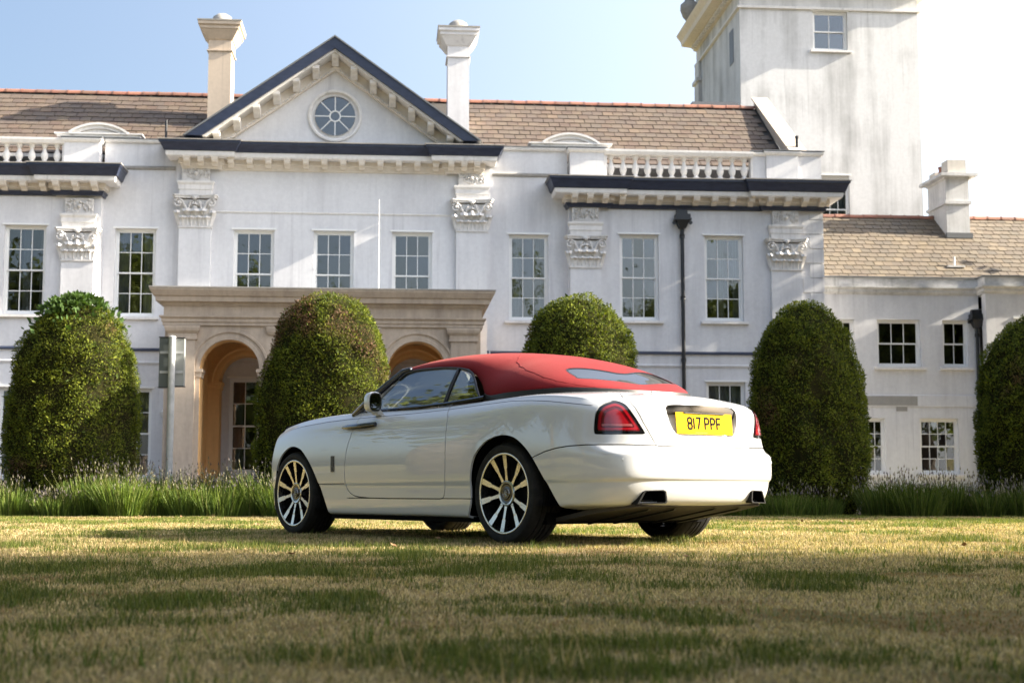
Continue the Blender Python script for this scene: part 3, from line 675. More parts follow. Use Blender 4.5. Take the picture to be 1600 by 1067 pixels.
m = MB().lathe([(0, -.28), (.10, -.26), (.15, -.18), (.16, -.10), (.10, -.06), (.06, -.02), (.06, .04)], 14, (-10.05, -.18, 2.75)); m.box(-10.09, -10.01, -.2, 0, 2.78, 2.84); m.build('wall_lamp', mat('lamp_white', (.6, .6, .6), .4), house, True, 40)

# --- rainwater pipes
def downpipe(name, x, v, zt, zb, r=.058, hopper=True, parent=None):
    o = MB().tube([(x, -v - .11, zt), (x, -v - .11, zb)], r, 12).build(name, M_IRON, parent or house, True, 50)
    if hopper:
        m = MB(); cy = -v - .16
        m.frustum((x - .09, x + .09, cy - .08, cy + .12, zt - .02), (x - .21, x + .21, cy - .16, cy + .14, zt + .22)); m.box(x - .25, x + .25, cy - .19, cy + .15, zt + .221, zt + .27).box(x - .22, x + .22, cy - .165, cy + .14, zt + .271, zt + .40)
        m.box(x - .16, x + .16, cy, cy + .15, zt + .401, zt + .55)
        for s_ in (-1, 1): m.lathe([(.0, -.03), (.055, -.03), (.055, .03), (0, .03)], 10, (x + s_ * .25, cy, zt + .16), 'y')
        m.build('rain_hopper', M_IRON, o)
    z = zt - .25
    while z > zb:
        MB().lathe([(r, -.05), (r + .022, -.05), (r + .022, -.01), (r + .010, 0), (r + .022, .01), (r + .022, .05), (r, .05)], 12, (x, -v - .11, z)).build('pipe_collar', M_IRON, o, True, 50); z -= 1.86
downpipe('downpipe', 5.08, .30, 8.22, .1)
# ============================================================ tower behind the right of the house
tower = empty('tower', (0, 42, 0), PHI, 'tall square white tower rising behind the slate roof, top out of frame', 'tower')
TX0, TX1, TY0, TY1 = 9.07, 15.80, 8.0, 15.4
m = wall(TX0, TX1, 0, 24, -TY0, [(11.82, 13.12, 16.55, 18.02), (11.95, 13.05, 9.4, 11.85)], .35)
m.build('front_wall', M_TOWER, tower)
m = MB()
m.box(TX0 + .001, TX0 + .3, TY0 + .351, TY1, 0, 24).box(TX1 - .3, TX1 - .001, TY0 + .351, TY1, 0, 24).box(TX0 + .3, TX1 - .3, TY1 - .3, TY1, 0, 24)
m.build('side_wall', M_TOWER, tower)
MB().box(TX0 + .3, TX1 - .3, TY0 + .36, TY1 - .3, 23.8, 24).build('tower_roof', M_LEAD, tower)
TP = [(TX0, -TY1), (TX0, -TY0), (TX1, -TY0), (TX1, -TY1)]
MB().sweep([(0, 18.05), (.10, 18.05), (.10, 18.13), (0, 18.17)], TP, closed=True).build('string_course', M_TRIM, tower)
MB().sweep([(0, 18.72), (.12, 18.74), (.14, 18.86), (.30, 18.88), (.62, 18.92), (.66, 19.10), (.80, 19.28), (.84, 19.36), (0, 19.36)], TP, closed=True).build('cornice', M_CREAM, tower)
dm = MB().box(-.07, .07, -.14, 0, -.14, 0).mesh('dentil'); dm.materials.append(M_TRIM)
for i in range(24):
    o = link('dentil', dm, None, tower); o.location = (TX0 - .13, TY0 + .0 + i * .305, 18.86); o.rotation_euler = (0, 0, -math.pi / 2)
wt = window(tower, 12.47, 16.55, 1.30, 1.47, 2, 2, -TY0, 0)
window(tower, 12.50, 9.4, 1.10, 2.45, 3, 4, -TY0, 2)
# slit window and corner pilaster on the left face
m = MB().box(TX0 - .02, TX0 + .0, TY0 + .95, TY0 + 1.55, 16.3, 17.6); m.build('slit_window', M_LEAD, tower)
m = MB().box(TX0 - .12, TX0 - .001, TY1 - .9, TY1 - .1, 0, 17.2).box(TX0 - .2, TX0 - .001, TY1 - 1.0, TY1 - .0, 17.2, 17.35).box(TX0 - .10, TX0 - .001, TY1 - .88, TY1 - .12, 17.36, 18.04); m.build('corner_pilaster', M_TOWER, tower)
m = MB().lathe([(.26, 0), (.28, .12), (.20, .20), (.12, .32), (.30, .55), (.40, .85), (.38, 1.05), (.22, 1.20), (.18, 1.28), (.28, 1.40), (.30, 1.55), (.20, 1.72), (0, 1.80)], 16, (TX0 - .45, TY1 - .9, 19.37))
m.build('stone_urn', M_COPING, tower, True, 60)

# ============================================================ service wing on the right
wing = empty('service_wing', (0, 42, 0), PHI, 'low white service wing with tan slate roof right of the mansion', 'house')
WV = -.8
h1 = [(11.41, 12.80, 4.22, 5.68), (13.50, 14.33, 4.22, 5.68), (10.07, 10.70, 4.22, 5.68), (12.68, 13.92, .92, 2.62), (10.80, 11.60, .92, 2.62)]
wall(9.4, 14.68, 0, 6.5, WV, h1).build('wing_wall', M_WALL, wing)
window(wing, 12.105, 4.22, 1.39, 1.46, 3, 2, WV, 0, lintel=False); window(wing, 13.915, 4.22, .83, 1.46, 2, 2, WV, 0, lintel=False); window(wing, 10.385, 4.22, .63, 1.46, 2, 2, WV, 0, lintel=False)
window(wing, 13.30, .92, 1.24, 1.70, 4, 4, WV, 0, lintel=False); window(wing, 11.20, .92, .80, 1.70, 3, 4, WV, 0, lintel=False)
wall(14.68, 22, 0, 6.5, -.25, [(15.6, 16.6, 4.22, 5.68)]).build('wing_wall', M_WALL, wing); window(wing, 16.1, 4.22, 1.0, 1.46, 3, 2, -.25, 0)
MB().box(21.7, 22, .56, 8.4, 0, 7).box(9.45, 21.7, 8.1, 8.4, 0, 7).build('rear_walls', M_WALL, wing)
WP = [(9.4, WV), (14.68, WV), (14.68, -.25), (22, -.25)]
c = MB().sweep([(-.25, 6.45), (.02, 6.45), (.05, 6.50), (.08, 6.53), (.08, 6.60), (.16, 6.66), (.16, 6.70), (.02, 6.72), (.02, 6.98), (-.25, 6.98)], WP, closed=True).build('parapet', mat('stained_parapet', rough=.8, build=stucco((.70, .69, .68), (.16, .16, .155), 1.0, (1.2, 1.2, 3.5))), wing)
MB().sweep([(-.3, 6.981), (.07, 6.981), (.07, 7.02), (-.3, 7.05)], WP, closed=True).build('lead_flashing', M_LEAD, c)
MB().sweep([(0, 2.98), (.03, 2.98), (.03, 3.33), (0, 3.35)], [(9.4, WV + .001), (14.66, WV + .001)], closed=True).build('string_course', M_WALL, wing)
MB().box(11.0, 12.62, -WV - .045, -WV - .031, 3.02, 3.30).box(11.95, 12.3, -WV - .0135, -WV - .0, 2.84, 2.975).build('bare_render_patch', mat('bare_render', rough=.9, build=stucco((.34, .33, .31), (.2, .19, .18), .9)), wing)
wr = MB(); e_, r_ = (.95, 6.95), (4.6, 9.62)
wr.quad((9.45, *e_), (22, *e_), (22, *r_), (9.45, *r_)); wr.quad((9.45, *r_), (22, *r_), (22, 8.3, 6.9), (9.45, 8.3, 6.9)); wr.quad((9.45, *e_), (9.45, *r_), (9.45, 8.3, 6.9)); wr.quad((22, *e_), (22, 8.3, 6.9), (22, *r_))
wro = wr.build('wing_roof', M_UNDER, wing)
slates(wro, 9.46, 19.0, e_, r_, .30, .30, M_SLATE2, 300, seed=5); slates(wro, 19.0, 21.9, e_, r_, .30, .30, M_SLATE2, 0, seed=6)
for i in range(26):
    o = link('ridge_tile', rt, None, wro); o.location = (9.7 + i * .485, r_[0], r_[1] - .02 + random.uniform(-.008, .008)); o.rotation_euler = (0, random.gauss(0, .006), random.gauss(0, .012))
ch = MB().box(14.81, 15.60, 3.4, 5.0, 8.4, 10.75).build('chimney', M_TOWER, wing)
MB().box(14.75, 15.66, 3.34, 5.06, 9.90, 10.0).box(14.77, 15.64, 3.36, 5.04, 10.75, 10.82).box(14.58, 15.84, 3.17, 5.2, 10.821, 10.92).build('chimney_cap', M_TOWER, ch)
M_POT = mat('pot_cream', rough=.8, build=stucco((.62, .58, .52), (.3, .28, .25), .9))
for bx4 in ((14.92, 15.55, 3.45, 4.0, 10.921, 11.42), (14.88, 15.28, 4.5, 5.0, 10.921, 11.22)): MB().box(*bx4).build('chimney_pot', M_POT, ch)
MB().lathe([(.14, 0), (.12, .35), (.14, .36), (.14, .42)], 12, (15.05, 4.25, 10.921)).build('chimney_pot', M_TERRA, ch, True, 40)
MB().box(14.76, 15.65, 3.30, 3.40, 8.74, 8.92).build('lead_apron', M_LEAD, ch)
m = MB().box(14.05, 14.6, 1.52, 1.72, 7.47, 7.53).lathe([(.035, 0), (.035, .38)], 8, (14.3, 1.65, 7.45)); m.build('roof_vent', M_TRIM, wro)
downpipe('downpipe', 14.56, WV, 5.45, .1, .05, True, wing)
downpipe('downpipe', 9.56, WV + .1, 7.0, 4.9, .045, False, wing)

# aerial on the portico roof
ae = MB().lathe([(.018, 0), (.016, 1.9), (.010, 2.9), (.006, 3.3)], 8, (0, 0, 0)); ae.box(-.24, .24, -.012, .012, .30, .325).box(-.03, .03, -.03, .03, .28, .36).lathe([(.07, 0), (.05, .05)], 10)
aer = ae.build('aerial_rod', mat('aerial_white', (.75, .75, .75), .4), None, True, 40); tag(aer, 'thin white aerial rod standing on the stone portico roof', 'aerial')
aer.location = house.matrix_basis @ Vector((-3.95, -1.5, 5.41))
# ============================================================ the car (local x = forward from the rear axle, y = left, z = up)
def bspline_eval(P, nu, nv, mir_u0=True):
    """P (rows, keys, 3): uniform cubic B-spline with mirrored ends in u (y -> -y), clamped ends in v"""
    def basis(n, m):
        t = np.linspace(0, n - 1, m); i = np.minimum(t.astype(int), n - 2); f = t - i
        return i, np.stack([(1 - f) ** 3, 3 * f ** 3 - 6 * f ** 2 + 4, -3 * f ** 3 + 3 * f ** 2 + 3 * f + 1, f ** 3], 1) / 6
    flip = np.array([1, -1, 1.])
    def pad_u(Q): return np.concatenate([Q[:, 1:2] * flip, Q, Q[:, -2:-1] * flip], 1)
    def pad_v(Q): return np.concatenate([2 * Q[:1] - Q[1:2], Q, Q[-2:-1] * flip], 0)
    def ev(Q, mu, mv):
        Q = pad_v(pad_u(Q)); iu, bu = basis(P.shape[1], mu); iv, bv = basis(P.shape[0], mv)
        A = sum(bv[:, k, None, None] * Q[iv + k] for k in range(4)); return sum(bu[None, :, k, None] * A[:, iu + k] for k in range(4))
    Q = P.copy()
    for _ in range(3): Q = Q + .8 * (P - ev(Q, P.shape[1], P.shape[0]))
    return ev(Q, nu, nv)
def car_net():
    xs = [None, None, None, None, 3.52, 3.112, 2.6, 2.0, 1.35, .7, 0., -.42, -.74, None, None, None, None]
    W = {3.52: .905, 3.112: .950, 2.6: .957, 2.0: .952, 1.35: .950, .7: .955, 0.: .972, -.42: .965, -.74: .925}
    #   side z at: front(3.52) .. ; inset from W ; front x, front z ; rear x, rear z
    rows = [  # inset, z side, front (x,z), rear (x,z)
        (.22, .19, 3.60, .20, -.95, .270), (.055, .195, 3.74, .205, -1.10, .290), (.022, .24, 3.80, .26, -1.175, .325), (.014, .35, 3.83, .36, -1.215, .41),
        (.012, .43, 3.845, .43, -1.222, .462), (.004, .48, 3.86, .48, -1.243, .492), (.0, .60, 3.87, .60, -1.240, .605), (.0, .70, 3.86, .70, -1.232, .650), (.008, .80, 3.84, .78, -1.198, .682),
        (.020, .88, 3.82, .85, -1.172, .735), (.038, .945, 3.79, .91, -1.150, .90), (.066, .995, 3.74, .955, -1.128, .975), (.105, 1.03, 3.66, .99, -1.085, 1.020), (.155, 1.052, 3.52, 1.02, -1.0, 1.045)]
    cz = {3.52: -.060, 3.112: -.026, 2.6: .004, 2.0: .016, 1.35: .006, .7: .012, 0.: .034, -.42: .034, -.74: .008}     # belt rise along x for the upper rows
    G = []
    for j, (ins, z, xf, zf, xr, zr) in enumerate(rows):
        L = []; up = max(0, min(1, (z - .6) / .4)); kf = 1 - ins * .9
        L += [(xf, 0, zf), (xf - .02, .42 * kf, zf), (xf - .085, .68 * kf, zf), (xf - .22 - .02 * up, .845 - ins, zf)]
        for x in xs[4:13]: 
            bz = 0
            if x == -.74: bz = (zr - z) * .95 if z < .40 else (zr - z) * .55 if z < .66 else (zr - z) * .35
            if x == -.42 and z < .45: bz = (zr - z) * .6
            if x == 3.52: bz = (zf - z) * .5
            L.append((x, W[x] - ins, z + cz[x] * up + bz))
        cy = .80 - ins * .8
        L += [(xr + .20, cy, zr + (.0 if z > .66 else -.004)), (xr + .075, .60 - ins * .5, zr), (xr + .018, .32, zr), (xr, 0, zr)]
        G.append(L)
    edge = np.array(G[-1])
    cx = [3.40, 3.38, 3.34, 3.28, 3.18, 2.92, 2.5, 2.0, 1.35, .7, 0, -.40, -.62, -.74, -.80, -.83, -.84]
    zc = [1.055, 1.055, 1.058, 1.062, 1.07, 1.09, 1.122, 1.14, 1.11, 1.11, 1.13, 1.135, 1.115, 1.10, 1.092, 1.087, 1.085]
    cen = np.stack([cx, np.zeros(17), zc], 1)
    for q in (.34, .68, 1.0):
        P = edge * (1 - q) + cen * q; P[:, 2] = edge[:, 2] + (cen[:, 2] - edge[:, 2]) * (1 - (1 - q) ** 2.0); G.append([tuple(p) for p in P])
    G = np.array(G); G[-1][:, 1] = 0
    return G
def car_shell(nu, nv):
    S = bspline_eval(car_net(), nu, nv); return S      # (nv, nu, 3) left half
def grid_faces(nv, nu):
    i = np.arange(nv - 1)[:, None] * nu + np.arange(nu - 1)[None]; return np.stack([i, i + 1, i + nu + 1, i + nu], -1).reshape(-1, 4)
TH = R(37.9); CAR = (.6674, 11.0212, -.012)
car = empty('convertible_car', CAR, math.pi / 2 + TH, 'white two-door convertible with red fabric roof and yellow number plate', 'car')
M_PAINT = mat('white_car_paint', (.55, .555, .56), .30, coat=1.0, spec=.5, **{'Coat Roughness': .008, 'Coat IOR': 1.75})
M_BLACK = mat('black_plastic', (.008, .008, .009), .45)
M_LINER = mat('black_liner', (.004, .004, .004), .9, spec=.1)
M_RUBBER = mat('tyre_rubber', rough=.75, spec=.25, build=lambda t, b: t.links.new(ramp(t, noise(t, coord(t), 18), [(.35, (.010, .010, .010)), (.75, (.026, .024, .022))]), b.inputs['Base Color']))
M_GLOSSB = mat('gloss_black', (.006, .006, .007), .08, coat=.5)
M_CHROME = mat('dark_chrome', (.22, .21, .20), .10, 1.0)
M_SILVER = mat('machined_silver', (.62, .60, .56), .26, 1.0)
M_REDLENS = mat('red_lens', (.10, .003, .006), .06, coat=1.0, **{'Subsurface Weight': 0.0})
M_REDBAR = mat('bright_red_lens', (.26, .005, .010), .12, coat=1.0)
M_CARGLASS = mat('car_glass', build=glass_build(.0, (.46, .50, .46), .16))
M_REARGLASS = mat('rear_glass', build=glass_build(.0, (.06, .09, .12), .0, False, .42))
M_MIRROR = mat('mirror_glass', (.75, .8, .85), .01, 1.0)
M_LEATHER = mat('tan_leather', (.20, .13, .085), .5)
M_PLATE = mat('yellow_plate', (.62, .37, .0), .7, spec=.08)
def fabric(t, b):
    n = noise(t, coord(t), 420, 2); n2 = noise(t, coord(t), 5, 4)
    t.links.new(mixc(t, ramp(t, n2, [(.3, (0, 0, 0)), (.8, (.5, .5, .5))]), (.165, .006, .010), (.120, .005, .008)), b.inputs['Base Color']); bump(t, b, n, .35, .002)
M_FABRIC = mat('red_canvas', rough=.85, spec=.2, build=fabric, **{'Sheen Weight': .12, 'Sheen Roughness': .5, 'Sheen Tint': (1, .35, .3, 1)})

# --- shell, clipped into panels by scalar fields
NU, NV = 281, 231
SH = car_shell(NU, NV)
du = np.gradient(SH, axis=1); dv = np.gradient(SH, axis=0); SN = np.cross(du, dv); ln = np.linalg.norm(SN, axis=2, keepdims=True); SN = SN / np.maximum(ln, 1e-9)
SN[-1] = SN[-2]; 
SHV = SH.reshape(-1, 3); SHN = SN.reshape(-1, 3)
out_ref = SHV - np.array([1.3, 0, .6]); 
if (SHN[(NV // 2) * NU:(NV // 2 + 1) * NU] * out_ref[(NV // 2) * NU:(NV // 2 + 1) * NU]).sum() < 0: SHN = -SHN
QUADS = [tuple(q) for q in grid_faces(NV, NU).tolist()]
def clip(part, field, keep=1, off=.0):
    """part=(V,N,faces); keep where keep*field > off (linear interpolation along edges)"""
    V, N, F = part; f = keep * field(V) - off
    pos = f > 0; newV = []; newN = []; emap = {}; out = []; base = len(V)
    for face in F:
        k = sum(pos[i] for i in face)
        if k == len(face): out.append(face); continue
        if k == 0: continue
        poly = []
        for a, b in zip(face, face[1:] + face[:1]):
            if pos[a]: poly.append(a)
            if pos[a] != pos[b]:
                e = (a, b) if a < b else (b, a)
                if e not in emap:
                    t = f[e[0]] / (f[e[0]] - f[e[1]]); emap[e] = base + len(newV)
                    newV.append(V[e[0]] * (1 - t) + V[e[1]] * t); newN.append(N[e[0]] * (1 - t) + N[e[1]] * t)
                poly.append(emap[e])
        if len(poly) > 2: out.append(tuple(poly))
    if newV: V = np.vstack([V, newV]); N = np.vstack([N, newN])
    return compact((V, N, out))
def compact(part):
    V, N, F = part; used = sorted({i for f in F for i in f}); mp = {u: i for i, u in enumerate(used)}
    return V[used], N[used], [tuple(mp[i] for i in f) for f in F]
def poly_sdf(P):
    P = np.array(P, float)
    def sdf(q):
        d = np.full(len(q), 1e9); ins = np.zeros(len(q), bool)
        for a, b in zip(P, np.roll(P, -1, 0)):
            e = b - a; w_ = q - a; t = np.clip((w_ @ e) / (e @ e), 0, 1)[:, None]; d = np.minimum(d, np.linalg.norm(w_ - t * e, axis=1))
            c = ((a[1] > q[:, 1]) != (b[1] > q[:, 1])); xx = (b[0] - a[0]) * (q[:, 1] - a[1]) / (b[1] - a[1] + 1e-12) + a[0]; ins ^= c & (q[:, 0] < xx)
        return np.where(ins, d, -d)
    return sdf
def smooth_poly(P, n=6):
    P = [np.array(p, float) for p in P]; out = []; k = len(P)
    for i in range(k):
        p0, p1, p2, p3 = P[i - 1], P[i], P[(i + 1) % k], P[(i + 2) % k]
        for j in range(n):
            t = j / n; out.append(.5 * (2 * p1 + (p2 - p0) * t + (2 * p0 - 5 * p1 + 4 * p2 - p3) * t * t + (3 * p1 - p0 - 3 * p2 + p3) * t ** 3))
    return out
def mirror_part(p): return p[0] * [1, -1, 1], p[1] * [1, -1, 1], [f[::-1] for f in p[2]]
def join(*ps):
    V, N, F, b = [], [], [], 0
    for v, n, f in ps: V.append(v); N.append(n); F += [tuple(i + b for i in q) for q in f]; b += len(v)
    return np.vstack(V), np.vstack(N), F
def panel(name, p, m, parent, skirt=.016, off=0.):
    V, N, F = p; V = V + N * off; F = list(F)
    if skirt:
        cnt = {}
        for f in F:
            for a, b in zip(f, f[1:] + f[:1]): cnt.setdefault((min(a, b), max(a, b)), []).append((a, b))
        ext = {}; nv = []
        for k, l in cnt.items():
            if len(l) == 1 and not (abs(V[k[0]][1]) < 1e-4 and abs(V[k[1]][1]) < 1e-4):
                for i in k:
                    if i not in ext: ext[i] = len(V) + len(nv); nv.append(V[i] - N[i] * skirt)
                a, b = l[0]; F.append((b, a, ext[a], ext[b]))
        if nv: V = np.vstack([V, nv])
    me = bpy.data.meshes.new(name); me.from_pydata(V.tolist(), [], F)
    bm = bmesh.new(); bm.from_mesh(me); bmesh.ops.remove_doubles(bm, verts=bm.verts, dist=2e-5); bmesh.ops.dissolve_degenerate(bm, edges=bm.edges, dist=1e-5)
    bm.to_mesh(me); bm.free(); me.polygons.foreach_set('use_smooth', np.ones(len(me.polygons), bool)); me.set_sharp_from_angle(angle=R(48))
    return link(name, me, m, parent)
I = lambda xs, ys: (lambda x: np.interp(x, xs, ys))
ARCH_R = [(.345, .05), (.372, .342), (.369, .506), (.317, .647), (.199, .745), (.07, .788), (-.056, .799), (-.181, .777), (-.291, .717), (-.386, .633), (-.504, .483), (-.596, .352), (-.66, .25), (-.75, .05)]
ARCH_F = [(3.50, .05), (3.475, .42), (3.447, .579), (3.356, .70), (3.232, .77), (3.109, .794), (2.956, .767), (2.848, .705), (2.742, .614), (2.651, .503), (2.561, .371), (2.471, .208), (2.39, .05)]
ARCH_R, ARCH_F = [[tuple(q) for q in smooth_poly(a_, 5)] for a_ in (ARCH_R, ARCH_F)]
sdr, sdf_ = poly_sdf(ARCH_R), poly_sdf(ARCH_F)
def f_arch(V): return np.where(V[:, 1] > .45, np.maximum(sdr(V[:, [0, 2]]), sdf_(V[:, [0, 2]])), -1.)
CAB = [(2.12, 0), (2.08, .4), (1.98, .70), (1.90, .805), (1.6, .83), (.9, .83), (.42, .80), (.0, .775), (-.25, .70), (-.45, .5), (-.52, .25), (-.54, 0), (-.5, -.5), (2.0, -.5)]
scab = poly_sdf(CAB)
def f_cab(V): return np.where(V[:, 2] > .97, scab(V[:, [0, 1]]), -1.)
LAMP = smooth_poly([(.046, 1.014), (.003, 1.016), (-.044, .995), (-.080, .955), (-.182, .798), (-.176, .784), (-.150, .779), (.0, .778), (.145, .779), (.165, .785), (.170, .80), (.165, .875), (.152, .935), (.115, .985)], 3)
slamp = poly_sdf(LAMP)
def f_lamp(V): return np.where(V[:, 0] < -.7, slamp(np.stack([.57 * V[:, 0] + .82 * V[:, 1], V[:, 2]], 1)), -1.)
ylid = I([.70, .78, .9, 1.0, 1.08, 1.17, 1.27, 1.40, 1.49, 1.6], [.44, .485, .555, .588, .594, .580, .551, .500, .466, .43])
def f_lid(V):
    tau = -V[:, 0] + 1.05 - V[:, 2]; return np.minimum.reduce([(ylid(tau) - np.abs(V[:, 1])) * .95, V[:, 2] - .7005, -.60 - V[:, 0]])
zbl = I([-1.3, -1.16, -1.047, -.872, -.74, -.63, -.52, -.406, -.33], [.7005, .7030, .7085, .708, .702, .690, .668, .634, .60])
def f_bump(V): return np.minimum(zbl(V[:, 0]) - V[:, 2], -.33 - V[:, 0])
DOOR = [(2.03, 1.25), (2.047, 1.03), (2.072, .95), (2.102, .884), (2.138, .80), (2.162, .722), (2.180, .62), (2.186, .53), (2.180, .456), (2.155, .41), (2.111, .375), (2.04, .352), (1.962, .343), (1.8, .336), (1.496, .333), (.76, .333), (.733, .345), (.715, .42), (.70, .56), (.697, .659), (.702, .80), (.718, .957), (.786, 1.042), (.86, 1.25)]
sdoor = poly_sdf(DOOR)
def f_door(V): return np.where(V[:, 1] > .6, sdoor(V[:, [0, 2]]), -1.)
def f_sill(V): return np.where((V[:, 1] > .4), np.minimum.reduce([np.where(V[:, 0] > 2.19, .455, .335) - V[:, 2], V[:, 0] - .2, 2.75 - V[:, 0]]), -1.)
zsh = I([-.95, -.873, -.7, -.505, -.3, -.062, .274, .787, 1.2, 1.733, 2.239, 2.6, 2.994, 3.3, 3.6], [.970, .979, 1.001, 1.024, 1.040, 1.049, 1.041, 1.024, 1.015, 1.010, 1.004, .993, .971, .945, .91])
def f_coach(V): return np.where((V[:, 0] > -.86) & (V[:, 0] < 3.55) & (V[:, 1] > .5), .0022 - np.abs(V[:, 2] - zsh(V[:, 0])), -1.)
REC = [(.0, 1.000), (.25, .998), (.325, .992), (.352, .970), (.352, .93), (.338, .87), (.315, .82), (.285, .786), (.25, .778), (0, .778), (-.1, .778), (-.1, 1.0)]
srec = poly_sdf(REC)
def f_rec(V): return np.where(V[:, 0] < -.9, srec(V[:, [1, 2]]), -1.)
GAP = .0042
EXP = [(.645, .302), (.597, .388), (.580, .396), (.448, .400), (.428, .390), (.420, .320), (.430, .306)]
sexp = poly_sdf(EXP)
def f_exp(V): return np.where(V[:, 0] < -.9, sexp(V[:, [1, 2]]), -1.)
whole = (SHV, SHN, QUADS)
whole = clip(whole, f_arch, -1); coach = clip(whole, f_coach, 1)
liner = clip(clip(clip(clip(whole, f_cab, -1), f_lamp, -1), f_rec, -1), f_exp, -1)
lamp = clip(whole, f_lamp, 1, GAP)
whole = clip(clip(whole, f_cab, -1), f_lamp, -1)
lid = clip(clip(whole, f_lid, 1, GAP), f_rec, -1); whole = clip(whole, f_lid, -1, GAP)
bum = clip(clip(whole, f_bump, 1, GAP), f_exp, -1); whole = clip(whole, f_bump, -1, GAP)
door = clip(whole, f_door, 1, GAP); whole = clip(whole, f_door, -1, GAP)
sill = clip(whole, f_sill, 1, GAP * .8); whole = clip(whole, f_sill, -1, GAP * .8)
def f_bon(V): return np.minimum(V[:, 2] - zsh(V[:, 0]), V[:, 0] - 2.02)
bon = clip(whole, f_bon, 1, GAP * .7); whole = clip(whole, f_bon, -1, GAP * .7)
both = lambda p: join(p, mirror_part(p))
panel('body_shell', both(whole), M_PAINT, car)
panel('bonnet', both(bon), M_PAINT, car)
lido = panel('boot_lid', both(lid), M_PAINT, car, .05)
bumo = panel('rear_bumper', both(bum), M_PAINT, car)
panel('panel_gap_liner', both(liner), M_LINER, car, 0, -.020)
doors = []
for s_ in (1, -1):
    P = (lambda q: q) if s_ == 1 else mirror_part
    doors.append(panel('door', P(door), M_PAINT, car)); panel('sill', P(sill), M_PAINT, car)
    panel('coachline', P(coach), mat('coachline', (.05, .05, .055), .4), car, 0, .0006)
    # tail lamp: bezel, lens and light bars
    sink = panel('tail_lamp', P(lamp), M_GLOSSB, car, .03, -.004)
    inner = clip(clip(lamp, f_lamp, 1, .024), lambda V: np.ones(len(V)), 1); panel('lens', P(inner), M_REDLENS, sink, .012, .004)
    ringp = clip(clip(lamp, f_lamp, 1, .030), f_lamp, -1, -.046); panel('light_bar', P(ringp), M_REDBAR, sink, .0, .0062)
    core = clip(clip(lamp, f_lamp, 1, .066), lambda V: V[:, 2] - .845, 1); panel('light_core', P(core), M_REDBAR, sink, .0, .0060)
    refl = clip(clip(lamp, f_lamp, 1, .052), lambda V: .008 - np.abs(V[:, 2] - .842), 1); panel('reflector', P(refl), mat('clear_reflector', (.30, .07, .07), .1, coat=1), sink, 0, .0068)
# --- number plate recess, finisher, plate
m = MB(); n = 20
def rx(y, z): return -1.118 - .12 * (.94 - z) * .4 + .30 * y * y
for i in range(n):
    y0, y1 = -.37 + .74 * i / n, -.37 + .74 * (i + 1) / n; m.quad((rx(y0, .77), y0, .77), (rx(y1, .77), y1, .77), (rx(y1, 1.0) + .02, y1, 1.0), (rx(y0, 1.0) + .02, y0, 1.0))
m.build('recess_panel', M_PAINT, lido, True)
m = MB(); prof = [(-.060, .985), (-.058, .996), (-.035, 1.0), (.0, 1.0), (.0, .936), (-.040, .932), (-.058, .942)]
for i in range(n + 1):
    t = -1 + 2 * i / n; y = .338 * math.copysign(abs(t) ** .9, t); sh = max(0, (abs(t) - .86) / .14) ** 2
    for px, pz in prof: m.v.append((-1.088 + px + .36 * y * y, y, pz - .012 * sh - .10 * y * y))
k = len(prof)
for i in range(n):
    for j in range(k): q = (j + 1) % k; m.f.append((i * k + j, (i + 1) * k + j, (i + 1) * k + q, i * k + q))
m.f.append(tuple(range(k))); m.f.append(tuple(n * k + j for j in range(k)))
m.build('chrome_finisher', mat('bronze_chrome', (.085, .078, .070), .16, 1.0), lido, True, 40)
pl = MB().box(-.002, .002, -.280, .280, -.076, .076).build('number_plate', M_PLATE, car); pl.location = (-1.142, 0, .866); pl.rotation_euler = (0, R(6), 0)
STROKES = {'8': [[(0, .75), (.12, .95), (.5, 1), (.88, .95), (1, .75), (.88, .56), (.5, .52), (.12, .56), (0, .75)], [(.5, .52), (.12, .46), (0, .25), (.12, .05), (.5, 0), (.88, .05), (1, .25), (.88, .46), (.5, .52)]],
           '1': [[(.5, 0), (.5, 1)]], '7': [[(0, 1), (1, 1), (.42, 0)]], 'P': [[(0, 0), (0, 1), (.6, 1), (.9, .93), (1, .74), (.9, .55), (.6, .48), (0, .48)]], 'F': [[(0, 0), (0, 1), (1, 1)], [(0, .50), (.85, .50)]]}
def glyph(ch, y, z, w_, h_, sw):
    """strokes lying on the plate's rear face; y runs to the car's left, so text advances towards -y"""
    m = MB()
    for st in STROKES[ch]:
        pts = [Vector((y - p * w_, z + q * h_)) for p, q in st]; L = []
        for i, p in enumerate(pts):
            if pts[0] == pts[-1] and i in (0, len(pts) - 1): d0, d1 = (pts[-1] - pts[-2]).normalized(), (pts[1] - pts[0]).normalized()
            else: d0 = (p - pts[i - 1]).normalized() if i else None; d1 = (pts[i + 1] - p).normalized() if i < len(pts) - 1 else None
            d0 = d0 or d1; d1 = d1 or d0; n0, n1 = Vector((-d0.y, d0.x)), Vector((-d1.y, d1.x)); mt = (n0 + n1) / max(.35, 1 + n0.dot(n1)); L.append((p + mt * sw / 2, p - mt * sw / 2))
        for (a, b), (c, d) in zip(L[:-1], L[1:]):
            q = len(m.v); m.v += [(-.0035, *a), (-.0035, *b), (-.0035, *d), (-.0035, *c), (-.0015, *a), (-.0015, *b), (-.0015, *d), (-.0015, *c)]
            m.f += [tuple(q + i for i in f_) for f_ in ((0, 1, 2, 3), (0, 4, 5, 1), (2, 6, 7, 3), (1, 5, 6, 2), (3, 7, 4, 0))]
    return m
yy = .168
